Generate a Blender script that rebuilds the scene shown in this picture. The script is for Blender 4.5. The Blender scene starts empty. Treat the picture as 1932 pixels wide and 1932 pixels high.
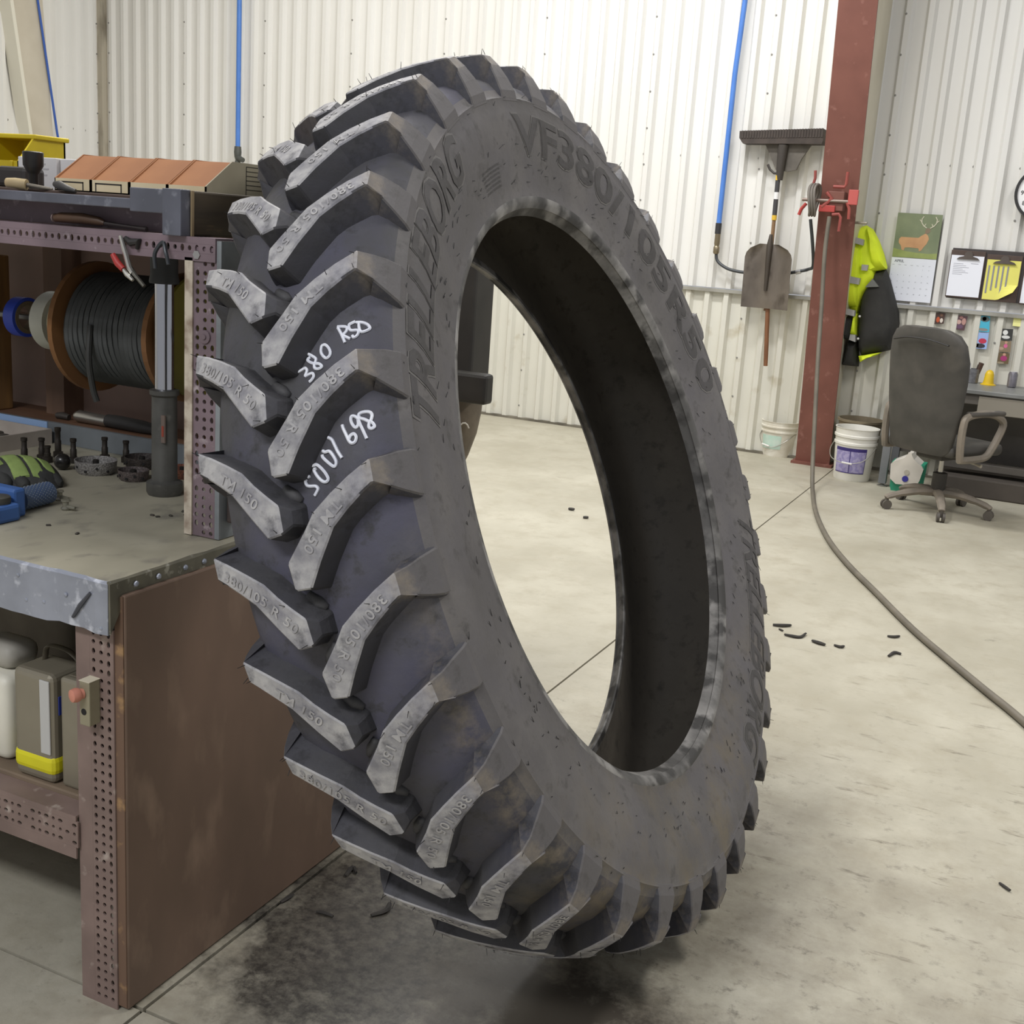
import bpy, bmesh, math, random
from mathutils import Vector, Matrix
from mathutils.bvhtree import BVHTree
random.seed(7)
PI = math.pi
scene = bpy.context.scene
COL = scene.collection

# ------------------------------------------------------------------ camera
CAM = [[0.898984, 0.432731, 0.067609], [0.160658, -0.182204, -0.970047], [-0.407451, 0.882919, -0.23332]]
cd = bpy.data.cameras.new('camera'); cam = bpy.data.objects.new('camera', cd); COL.objects.link(cam)
cd.sensor_width = 36.0; cd.sensor_fit = 'HORIZONTAL'; cd.lens = 2220.0 / 1932.0 * 36.0
cd.clip_start = .05; cd.clip_end = 100
r_, d_, f_ = [Vector(x) for x in CAM]
cam.matrix_world = Matrix(((r_.x, -d_.x, -f_.x, 0), (r_.y, -d_.y, -f_.y, 0), (r_.z, -d_.z, -f_.z, 1.57), (0, 0, 0, 1)))
scene.camera = cam

# ------------------------------------------------------------------ light
w = bpy.data.worlds.new('shop_ambient'); scene.world = w; w.use_nodes = True
w.node_tree.nodes['Background'].inputs[0].default_value = (.93, .95, 1.0, 1)
w.node_tree.nodes['Background'].inputs[1].default_value = .44
def shop_or_fill_light(loc, sx, sy, watts, col, aim=None):
    ld = bpy.data.lights.new('shop_or_fill_light', 'AREA'); ld.shape = 'RECTANGLE'; ld.size = sx; ld.size_y = sy
    ld.energy = watts; ld.color = col
    o = bpy.data.objects.new('shop_or_fill_light', ld); COL.objects.link(o); o.location = loc
    if aim: o.rotation_euler = (Vector(aim) - Vector(loc)).to_track_quat('-Z', 'Y').to_euler()
    return o
shop_or_fill_light((-3.0, 6.6, 5.0), 2.0, .4, 170, (.97, .98, 1.0))
shop_or_fill_light((-5.6, 6.4, 5.2), 2.2, .5, 85, (1.0, .94, .82))
shop_or_fill_light((-2.8, 3.4, 5.4), .5, 2.4, 160, (1.0, .97, .92))
shop_or_fill_light((1.6, 4.2, 5.2), .5, 2.4, 150, (1.0, .97, .94))
shop_or_fill_light((-1.4, -2.0, 4.4), 2.4, .6, 190, (.95, .96, 1.0))  # added fill lamp behind the camera, set low to brighten the rack and tread
scene.view_settings.view_transform = 'Standard'
scene.view_settings.look = 'None'
scene.view_settings.exposure = -.08
scene.view_settings.gamma = 1.0
scene.view_settings.use_curve_mapping = False

# ------------------------------------------------------------------ materials
def lin(c):
    if isinstance(c, str):
        c = [int(c[i:i + 2], 16) / 255 for i in (0, 2, 4)]
    return tuple((x / 12.92 if x <= .04045 else ((x + .055) / 1.055) ** 2.4) for x in c[:3]) + (1,)
MATS = {}
def M(name, c1, c2=None, scale=8, rough=.6, metal=0, bump=0, lo=.35, hi=.65, stretch=(1, 1, 1), detail=5, c3=None, s3=40, lo3=.6, hi3=.7, spec=None, coat=0, bscale=None):
    if name in MATS: return MATS[name]
    m = bpy.data.materials.new(name); m.use_nodes = True; nt = m.node_tree; N = nt.nodes; L = nt.links
    b = N['Principled BSDF']; b.inputs['Roughness'].default_value = rough; b.inputs['Metallic'].default_value = metal
    if spec is not None: b.inputs['Specular IOR Level'].default_value = spec
    b.inputs['Base Color'].default_value = lin(c1)
    if c2 is not None:
        tc = N.new('ShaderNodeTexCoord'); mp = N.new('ShaderNodeMapping'); mp.inputs['Scale'].default_value = stretch
        L.new(tc.outputs['Object'], mp.inputs[0])
        n = N.new('ShaderNodeTexNoise'); n.inputs['Scale'].default_value = scale; n.inputs['Detail'].default_value = detail
        L.new(mp.outputs[0], n.inputs['Vector'])
        r = N.new('ShaderNodeValToRGB'); r.color_ramp.elements[0].position = lo; r.color_ramp.elements[1].position = hi
        r.color_ramp.elements[0].color = lin(c1); r.color_ramp.elements[1].color = lin(c2)
        L.new(n.outputs['Fac'], r.inputs[0]); out = r.outputs[0]
        if c3 is not None:
            n3 = N.new('ShaderNodeTexNoise'); n3.inputs['Scale'].default_value = s3; n3.inputs['Detail'].default_value = 6
            L.new(mp.outputs[0], n3.inputs['Vector'])
            r3 = N.new('ShaderNodeValToRGB'); r3.color_ramp.elements[0].position = lo3; r3.color_ramp.elements[1].position = hi3
            r3.color_ramp.elements[0].color = (0, 0, 0, 1); r3.color_ramp.elements[1].color = (1, 1, 1, 1)
            L.new(n3.outputs['Fac'], r3.inputs[0])
            mx = N.new('ShaderNodeMix'); mx.data_type = 'RGBA'; mx.inputs[7].default_value = lin(c3)
            L.new(r3.outputs[0], mx.inputs[0]); L.new(out, mx.inputs[6]); out = mx.outputs[2]
        L.new(out, b.inputs['Base Color'])
        if bump:
            bp = N.new('ShaderNodeBump'); bp.inputs['Strength'].default_value = bump; bp.inputs['Distance'].default_value = .01
            nb = n
            if bscale:
                nb = N.new('ShaderNodeTexNoise'); nb.inputs['Scale'].default_value = bscale; nb.inputs['Detail'].default_value = 4
                L.new(mp.outputs[0], nb.inputs['Vector'])
            L.new(nb.outputs['Fac'], bp.inputs['Height']); L.new(bp.outputs[0], b.inputs['Normal'])
    MATS[name] = m
    return m

# ------------------------------------------------------------------ mesh builder
def V(*a): return Vector(a)
class MB:
    def __init__(s): s.v = []; s.f = []
    def add(s, vs, fs):
        o = len(s.v); s.v += [Vector(x) for x in vs]; s.f += [tuple(i + o for i in f) for f in fs]; return s
    def box(s, lo, hi, M_=None):
        x0, y0, z0 = lo; x1, y1, z1 = hi
        vs = [V(x, y, z) for z in (z0, z1) for y in (y0, y1) for x in (x0, x1)]
        if M_ is not None: vs = [M_ @ p for p in vs]
        return s.add(vs, [(0, 2, 3, 1), (4, 5, 7, 6), (0, 1, 5, 4), (2, 6, 7, 3), (0, 4, 6, 2), (1, 3, 7, 5)])
    def rbox(s, lo, hi, r=.004, seg=2, M_=None):
        bm = bmesh.new(); c = [(a + b) / 2 for a, b in zip(lo, hi)]; d = [abs(b - a) for a, b in zip(lo, hi)]
        bmesh.ops.create_cube(bm, size=1, matrix=Matrix.Translation(c) @ Matrix.Diagonal(d + [1]))
        bmesh.ops.bevel(bm, geom=list(bm.edges), offset=min(r, min(d) * .45), segments=seg, profile=.5, affect='EDGES')
        bm.verts.index_update()
        vs = [(M_ @ p.co) if M_ is not None else p.co.copy() for p in bm.verts]
        s.add(vs, [tuple(q.index for q in f.verts) for f in bm.faces]); bm.free(); return s
    def ring(s, c, ax, r, n, r2=None, ref=None):
        ax = Vector(ax).normalized(); ref = Vector(ref) if ref else (V(0, 0, 1) if abs(ax.z) < .9 else V(1, 0, 0))
        a = ref.cross(ax).normalized(); b = ax.cross(a); r2 = r if r2 is None else r2
        return [Vector(c) + a * (r * math.cos(2 * PI * i / n)) + b * (r2 * math.sin(2 * PI * i / n)) for i in range(n)]
    def loft(s, rings, cap=True, closed=False):
        n = len(rings[0]); vs = [p for r in rings for p in r]; fs = []
        m = len(rings)
        for k in range(m if closed else m - 1):
            for i in range(n):
                j = (i + 1) % n; k2 = (k + 1) % m
                fs.append((k * n + i, k * n + j, k2 * n + j, k2 * n + i))
        if cap and not closed: fs += [tuple(range(n))[::-1], tuple((m - 1) * n + i for i in range(n))]
        return s.add(vs, fs)
    def cyl(s, a, b, r0, r1=None, n=16, cap=True):
        a = Vector(a); b = Vector(b); r1 = r0 if r1 is None else r1
        return s.loft([s.ring(a, b - a, r0, n), s.ring(b, b - a, r1, n)], cap)
    def lathe(s, base, ax, prof, n=24, cap=True):
        base = Vector(base); ax = Vector(ax).normalized()
        return s.loft([s.ring(base + ax * z, ax, r, n) for r, z in prof], cap)
    def tube(s, pts, r, n=8, r2=None, closed=False):
        pts = [Vector(p) for p in pts]; rs = r if isinstance(r, (list, tuple)) else [r] * len(pts)
        rings = []; prev = None
        for i, p in enumerate(pts):
            if closed: t = pts[(i + 1) % len(pts)] - pts[i - 1]
            else: t = pts[min(i + 1, len(pts) - 1)] - pts[max(i - 1, 0)]
            t.normalize()
            if prev is None:
                ref = V(0, 0, 1) if abs(t.z) < .9 else V(1, 0, 0); a = ref.cross(t).normalized()
            else:
                a = (prev - t * prev.dot(t)).normalized()
            prev = a; b = t.cross(a)
            k = 1 if r2 is None else r2
            rings.append([p + a * (rs[i] * math.cos(2 * PI * j / n)) + b * (rs[i] * k * math.sin(2 * PI * j / n)) for j in range(n)])
        return s.loft(rings, not closed, closed)
    def prism(s, poly, axis, a0, a1):
        # poly: 2-D outline; axis 'x','y','z' is the extrusion direction
        def mk(p, t):
            return {'x': V(t, p[0], p[1]), 'y': V(p[0], t, p[1]), 'z': V(p[0], p[1], t)}[axis]
        n = len(poly)
        vs = [mk(p, a0) for p in poly] + [mk(p, a1) for p in poly]
        fs = [tuple(range(n)), tuple(n + i for i in range(n))[::-1]] + [(i, n + i, n + (i + 1) % n, (i + 1) % n) for i in range(n)]
        return s.add(vs, fs)
    def puff(s, poly, y0, y1, steps=((1, 0), (.94, .55), (.8, .85), (.5, 1)), cx=None, jit=0):
        # soft cushion-like shell over an x-z outline, bulging from y0 to y1
        n = len(poly); c = cx or (sum(p[0] for p in poly) / n, sum(p[1] for p in poly) / n)
        rings = []
        for k, d in steps:
            rings.append([V(c[0] + (p[0] - c[0]) * k, y0 + (y1 - y0) * d + (random.uniform(-jit, jit) if d > 0 else 0), c[1] + (p[1] - c[1]) * k) for p in poly])
        return s.loft(rings, True)
    def sphere(s, c, r, n=12, m=8, sc=(1, 1, 1)):
        rings = []
        for i in range(1, m):
            t = PI * i / m
            rings.append([V(c[0] + sc[0] * r * math.sin(t) * math.cos(2 * PI * j / n), c[1] + sc[1] * r * math.sin(t) * math.sin(2 * PI * j / n), c[2] - sc[2] * r * math.cos(t)) for j in range(n)])
        return s.loft(rings, True)
    def plate(s, O, U, W, N, nu, nv, du, dv, hole, t, back=True):
        # perforated sheet: cells du x dv, hole(i, j) -> (ru, rv) or None, thickness t behind normal N
        O = Vector(O); U = Vector(U); W = Vector(W); N = Vector(N)
        for i in range(nu):
            for j in range(nv):
                c = O + U * ((i + .5) * du) + W * ((j + .5) * dv)
                h = hole(i, j)
                hu, hv = du / 2, dv / 2
                if h is None:
                    s.add([c - U * hu - W * hv, c + U * hu - W * hv, c + U * hu + W * hv, c - U * hu + W * hv], [(0, 1, 2, 3)]); continue
                out = [(1, 0), (1, 1), (0, 1), (-1, 1), (-1, 0), (-1, -1), (0, -1), (1, -1)]
                vo = [c + U * (x * hu) + W * (y * hv) for x, y in out]
                vi = [c + U * (h[0] * math.cos(k * PI / 4)) + W * (h[1] * math.sin(k * PI / 4)) for k in range(8)]
                vb = [p - N * t for p in vi]
                fs = []
                for k in range(8):
                    q = (k + 1) % 8
                    fs += [(k, q, 8 + q, 8 + k), (8 + k, 8 + q, 16 + q, 16 + k)]
                s.add(vo + vi + vb, fs)
        a = O; b = O + U * (nu * du); c2 = b + W * (nv * dv); d = O + W * (nv * dv)
        s.add([a, b, c2, d, a - N * t, b - N * t, c2 - N * t, d - N * t], [(0, 4, 5, 1), (1, 5, 6, 2), (2, 6, 7, 3), (3, 7, 4, 0)])
        return s
    def mesh(s, name, off=V(0, 0, 0)):
        me = bpy.data.meshes.new(name); me.from_pydata([tuple(p - off) for p in s.v], [], s.f)
        bm = bmesh.new(); bm.from_mesh(me); bmesh.ops.recalc_face_normals(bm, faces=list(bm.faces)); bm.to_mesh(me); bm.free()
        me.update(); return me
    def build(s, name, mat, parent=None, smooth=False, origin=None, local=False, angle=40):
        off = V(0, 0, 0)
        if parent is not None and not local:
            p = parent
            while p is not None: off = off + p.location; p = p.parent
        elif parent is None:
            if origin is None:
                xs = [p.x for p in s.v]; ys = [p.y for p in s.v]; zs = [p.z for p in s.v]
                origin = V((min(xs) + max(xs)) / 2, (min(ys) + max(ys)) / 2, min(zs))
            off = Vector(origin)
        me = s.mesh(name, off); me.materials.append(mat)
        if smooth:
            me.polygons.foreach_set('use_smooth', [True] * len(me.polygons))
            try: me.set_sharp_from_angle(angle=math.radians(angle))
            except Exception: pass
        o = bpy.data.objects.new(name, me); COL.objects.link(o)
        if parent is not None: o.parent = parent
        else: o.location = off
        return o
def empty(name, loc, label=None, cat=None, group=None, kind=None):
    o = bpy.data.objects.new(name, None); COL.objects.link(o); o.location = loc; o.empty_display_size = .1
    tag(o, label, cat, group, kind); return o
def tag(o, label=None, cat=None, group=None, kind=None):
    if label: o['label'] = label
    if cat: o['category'] = cat
    if group: o['group'] = group
    if kind: o['kind'] = kind
    return o
def rotz(c, ang): c = Vector(c); return Matrix.Translation(c) @ Matrix.Rotation(ang, 4, 'Z') @ Matrix.Translation(-c)
def spline(pts, k=6):
    P = [Vector(p) for p in pts]; P = [P[0] * 2 - P[1]] + P + [P[-1] * 2 - P[-2]]; o = []
    for i in range(1, len(P) - 2):
        for j in range(k):
            t = j / k
            o.append(.5 * ((2 * P[i]) + (P[i + 1] - P[i - 1]) * t + (2 * P[i - 1] - 5 * P[i] + 4 * P[i + 1] - P[i + 2]) * t * t + (3 * P[i] - P[i - 1] - 3 * P[i + 1] + P[i + 2]) * t ** 3))
    o.append(P[-2]); return o
def glyphs(body, size=1.0, shear=0, bold=0, spacing=1.0, cuts=0, xs=1.0):
    """flat lettering as (verts2d, faces), origin at the lower left"""
    cu = bpy.data.curves.new('lettering', 'FONT'); cu.body = body; cu.size = size; cu.shear = shear; cu.offset = bold; cu.space_character = spacing
    cu.resolution_u = 3
    o = bpy.data.objects.new('lettering', cu); COL.objects.link(o)
    dg = bpy.context.evaluated_depsgraph_get(); me = bpy.data.meshes.new_from_object(o.evaluated_get(dg))
    bm = bmesh.new(); bm.from_mesh(me)
    bpy.data.objects.remove(o); bpy.data.meshes.remove(me); bpy.data.curves.remove(cu)
    bmesh.ops.triangulate(bm, faces=list(bm.faces))
    if cuts:
        ymax = max(v.co.y for v in bm.verts); ymin = min(v.co.y for v in bm.verts)
        for k in range(1, cuts):
            g = list(bm.verts) + list(bm.edges) + list(bm.faces)
            bmesh.ops.bisect_plane(bm, geom=g, plane_co=(0, ymin + (ymax - ymin) * k / cuts, 0), plane_no=(0, 1, 0))
    bm.verts.index_update()
    vs = [(v.co.x * xs, v.co.y) for v in bm.verts]; fs = [tuple(v.index for v in f.verts) for f in bm.faces]; bm.free()
    return vs, fs
def wall_text(mb, body, x, y, z, size, bold=0, shear=0, xs=1.0, center=False):
    vs, fs = glyphs(body, size, shear, bold, xs=xs)
    if center:
        cx = (min(p[0] for p in vs) + max(p[0] for p in vs)) / 2; cy = (min(p[1] for p in vs) + max(p[1] for p in vs)) / 2
        vs = [(p[0] - cx, p[1] - cy) for p in vs]
    mb.add([V(x + p[0], y, z + p[1]) for p in vs], fs)

# ================================================================== SETTING
# ------------------------------------------------------------------ floor
def floor_material():
    m = bpy.data.materials.new('concrete'); m.use_nodes = True; nt = m.node_tree; N = nt.nodes; L = nt.links; b = N['Principled BSDF']
    g = N.new('ShaderNodeNewGeometry')
    def noise(scale, detail=6, rough=.6, st=(1, 1, 1)):
        mp = N.new('ShaderNodeMapping'); mp.inputs['Scale'].default_value = st; L.new(g.outputs['Position'], mp.inputs[0])
        n = N.new('ShaderNodeTexNoise'); n.inputs['Scale'].default_value = scale; n.inputs['Detail'].default_value = detail; n.inputs['Roughness'].default_value = rough
        L.new(mp.outputs[0], n.inputs['Vector']); return n.outputs['Fac']
    def ramp(f, p0, p1, c0=(0, 0, 0, 1), c1=(1, 1, 1, 1)):
        r = N.new('ShaderNodeValToRGB'); e = r.color_ramp.elements; e[0].position = p0; e[1].position = p1; e[0].color = c0; e[1].color = c1
        L.new(f, r.inputs[0]); return r.outputs[0]
    def math_(op, a, c, clamp=False):
        n = N.new('ShaderNodeMath'); n.operation = op; n.use_clamp = clamp
        for i, x in enumerate((a, c)):
            if isinstance(x, (int, float)): n.inputs[i].default_value = x
            else: L.new(x, n.inputs[i])
        return n.outputs[0]
    def mix(fac, a, c):
        n = N.new('ShaderNodeMix'); n.data_type = 'RGBA'; L.new(fac, n.inputs[0]) if not isinstance(fac, float) else setattr(n.inputs[0], 'default_value', fac)
        for i, x in ((6, a), (7, c)):
            if isinstance(x, tuple): n.inputs[i].default_value = x
            else: L.new(x, n.inputs[i])
        return n.outputs[2]
    sp = N.new('ShaderNodeSeparateXYZ'); L.new(g.outputs['Position'], sp.inputs[0])
    base = ramp(noise(1.6, 8, .62, (1, .7, 1)), .3, .72, lin('a09a88'), lin('bdb8a7'))
    base = mix(ramp(noise(7, 8, .7), .48, .72), base, lin('a39c89'))
    # scuffed grime: heavier around the tyre and the bench, thinning out across the shop
    def blob(x, y, rx, ry, soft=1.0):
        dx = math_('DIVIDE', math_('SUBTRACT', sp.outputs[0], x), rx); dy = math_('DIVIDE', math_('SUBTRACT', sp.outputs[1], y), ry)
        d = math_('SQRT', math_('ADD', math_('MULTIPLY', dx, dx), math_('MULTIPLY', dy, dy)), 0)
        return math_('SUBTRACT', 1.0, d, True)
    big = blob(-.9, 2.3, 1.7, 1.9)
    gr = math_('MULTIPLY', big, ramp(noise(3.2, 9, .72), .36, .66))
    col = mix(gr, base, lin('6a6152'))
    pit = math_('MULTIPLY', math_('ADD', math_('MULTIPLY', big, .8, True), .1), ramp(noise(17, 8, .75), .56, .68))
    col = mix(pit, col, lin('4d473d'))
    scr = math_('MULTIPLY', math_('ADD', blob(-.1, 3.2, 1.6, 2.2), .1), ramp(noise(9, 8, .75, (.5, 2.0, 1)), .58, .7))
    col = mix(scr, col, lin('635b4c'))
    # black rubber dust beside the bench, under the tyre
    du = math_('ADD', blob(-1.18, 2.12, .50, .62), math_('MULTIPLY', math_('SUBTRACT', noise(6, 8, .7), .5), 1.1))
    col = mix(math_('MULTIPLY', ramp(du, .14, .42), math_('ADD', .74, math_('MULTIPLY', ramp(noise(30, 8, .75), .38, .6), .26))), col, lin('332f2a'))
    du2 = math_('ADD', blob(-.75, 2.0, .55, .38), math_('MULTIPLY', math_('SUBTRACT', noise(11, 8, .75), .5), 1.4))
    col = mix(ramp(du2, .3, .75), col, lin('4a443b'))
    L.new(col, b.inputs['Base Color'])
    L.new(ramp(noise(2.5, 6), .3, .7, (.42, .42, .42, 1), (.62, .62, .62, 1)), b.inputs['Roughness'])
    bp = N.new('ShaderNodeBump'); bp.inputs['Strength'].default_value = .12; bp.inputs['Distance'].default_value = .01
    L.new(noise(25, 6), bp.inputs['Height']); L.new(bp.outputs[0], b.inputs['Normal'])
    return m
FLOORM = floor_material()
fl = MB().box((-9.6, -3.5, -.06), (3.6, 9.6, -.012)).build('floor', M('joint_dark', '3a352d', '2c2822', 5, rough=.9), origin=(0, 0, 0)); tag(fl, kind='structure')
XS = [-9.5, -6.1, -1.467, 3.5]; YS = [-3.4, 1.582, 9.5]
for i in range(3):
    for j in range(2):
        g = .004
        MB().box((XS[i] + g, YS[j] + g, -.02), (XS[i + 1] - g, YS[j + 1] - g, 0)).build('floor_slab', FLOORM, fl)

# ------------------------------------------------------------------ ribbed metal walls
WALLM = M('wall_panel_paint', 'e6e5e1', 'dcdad4', 1.2, rough=.38, lo=.3, hi=.7, stretch=(1, 1, .4))
WALLW = M('wainscot_paint', 'dad8cd', 'cfccbf', 1.4, rough=.42, lo=.3, hi=.7, c3='b5ac95', s3=6, lo3=.62, hi3=.8)
def rib_profile(x0, x1, pitch=.1524, h=.036):
    o = []; x = math.floor(x0 / pitch) * pitch
    while x < x1 + pitch:
        for dx, d in ((0, 0), (.074, 0), (.094, h), (.130, h), (.150, 0)):
            if x0 <= x + dx <= x1: o.append((x + dx, d))
        x += pitch
    return o
def panel(mb, prof, z0, z1, place):
    n = len(prof)
    vs = [place(x, d, z0) for x, d in prof] + [place(x, d, z1) for x, d in prof]
    mb.add(vs, [(i, i + 1, n + i + 1, n + i) for i in range(n - 1)])
WY = 9.09
wb = empty('wall_back', (-4, WY, 0), kind='structure')
x = -8.86
while x < 1.6:
    x1 = x + .9144
    panel(mbu := MB(), rib_profile(x, x1 + .02), 1.235, 6.0, lambda a, d, z: V(a, WY - d, z)); mbu.build('wall_panel', WALLM, wb)
    panel(mbl := MB(), rib_profile(x, x1 + .02), 0, 1.215, lambda a, d, z: V(a, WY - .028 - d, z)); mbl.build('wainscot_panel', WALLW, wb)
    x = x1
t = MB().box((-8.86, WY - .074, 1.216), (1.6, WY + .005, 1.228)).box((-8.86, WY - .078, 1.205), (1.6, WY - .0745, 1.228))
t.build('ledge_flashing', M('flashing', 'a8a69d', '8f8c83', 4, rough=.5), wb)
MB().box((-8.86, WY - .07, 0), (1.6, WY, .018)).build('base_angle', M('base_angle', '7c7668', '5b564b', 6, rough=.7), wb)
sc = MB()
xx = -8.8
k = 0
while xx < 1.5:
    if k % 2 == 0 or random.random() < .3: sc.cyl((xx + .04, WY, 2.21), (xx + .04, WY - .006, 2.21), .011, .008, 6)
    xx += .1524; k += 1
for k in range(12):
    zx = -8.86 + .9144 * k + .117
    for j in range(14): sc.cyl((zx, WY - .034, 1.32 + j * .27), (zx, WY - .042, 1.32 + j * .27), .009, .006, 6)
    for j in range(4): sc.cyl((zx, WY - .062, .12 + j * .3), (zx, WY - .07, .12 + j * .3), .009, .006, 6)
tag(sc.build('screws', M('screw_metal', '8d8b86', rough=.5, metal=.3), wb), kind='stuff')
wl = empty('wall_left', (-8.86, 4, 0), kind='structure')
y = 9.09
while y > -3:
    y1 = y - .9144
    panel(m1 := MB(), rib_profile(y1 - .02, y), 0, 6.0, lambda a, d, z: V(-8.86 + d, a, z)); m1.build('wall_panel', WALLM, wl)
    y = y1
sc = MB()
for k in range(6):
    for j in range(12): sc.cyl((-8.826, 9.09 - .9144 * k - .11, 1.3 + j * .27), (-8.817, 9.09 - .9144 * k - .11, 1.3 + j * .27), .009, .006, 6)
for k in range(24): sc.cyl((-8.86, 9.0 - .1524 * k, 2.21), (-8.853, 9.0 - .1524 * k, 2.21), .011, .008, 6)
tag(sc.build('screws', MATS['screw_metal'], wl), kind='stuff')
ct = MB().box((-8.87, 9.02, 0), (-8.80, 9.10, 6)).build('trim_corner', M('corner_trim', 'b9b1a0', '7d7566', 9, rough=.6, lo=.45, hi=.75, stretch=(1, 1, .3))); tag(ct, kind='structure')

# tapered red steel column standing against the back wall
redm = M('red_oxide', '7a4c40', '6d4237', 4, rough=.62, c3='8f6358', s3=14, lo3=.62, hi3=.75)
colm = empty('steel_column', (-1.635, 8.88, 0), 'dark red tapered steel column standing against the ribbed back wall', 'column')
def yz(z): return 8.87 - .154 * z
MB().add([V(-1.765, yz(0), 0), V(-1.51, yz(0), 0), V(-1.51, yz(6), 6), V(-1.765, yz(6), 6), V(-1.765, yz(0) + .016, 0), V(-1.51, yz(0) + .016, 0), V(-1.51, yz(6) + .016, 6), V(-1.765, yz(6) + .016, 6)],
         [(0, 1, 2, 3), (4, 7, 6, 5), (0, 4, 5, 1), (3, 2, 6, 7), (0, 3, 7, 4), (1, 5, 6, 2)]).build('front_flange', redm, colm)
MB().add([V(-1.75, yz(0) + .016, 0), V(-1.525, yz(0) + .016, 0), V(-1.525, yz(6) + .016, 6), V(-1.75, yz(6) + .016, 6), V(-1.75, 9.02, 0), V(-1.525, 9.02, 0), V(-1.525, 9.02, 6), V(-1.75, 9.02, 6)],
         [(0, 1, 2, 3), (4, 7, 6, 5), (0, 4, 5, 1), (3, 2, 6, 7), (0, 3, 7, 4), (1, 5, 6, 2)]).build('liner_boxing', M('boxing_beige', 'cfc8b4', 'c3bba6', 3, rough=.45), colm)
bpz = MB().box((-1.79, 8.82, 0), (-1.485, 9.0, .018)); bpz.build('base_plate', redm, colm)

# leaning beige post against the left wall, with its cable
pm = M('post_beige', 'c9c1b0', 'bdb4a2', 3, rough=.5)
po = empty('leaning_post', (-8.72, 8.3, 0), 'beige slanted steel post leaning along the left wall', 'post')
def slant(x0, x1, ya, yb, za, yc, yd, zb):
    return MB().add([V(x0, ya, za), V(x1, ya, za), V(x1, yb, za), V(x0, yb, za), V(x0, yc, zb), V(x1, yc, zb), V(x1, yd, zb), V(x0, yd, zb)],
                    [(0, 3, 2, 1), (4, 5, 6, 7), (0, 1, 5, 4), (1, 2, 6, 5), (2, 3, 7, 6), (3, 0, 4, 7)])
slant(-8.83, -8.70, 8.38, 8.47, 0, 7.44, 8.0, 6).build('post_body', pm, po)
slant(-8.835, -8.69, 8.36, 8.39, 0, 7.40, 7.44, 6).build('post_edge', M('post_edge', 'e0dccd', rough=.5), po)
cb = MB().tube([(-8.68, 8.55, 1.2), (-8.68, 8.331, 2.143), (-8.68, 8.142, 3.241), (-8.68, 7.7, 5.9)], .011, 6).build('blue_cable', M('cable_blue', '3c5fae', rough=.5))
tag(cb, 'thin dark blue cable running down beside the slanted beige post', 'cable')

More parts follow.
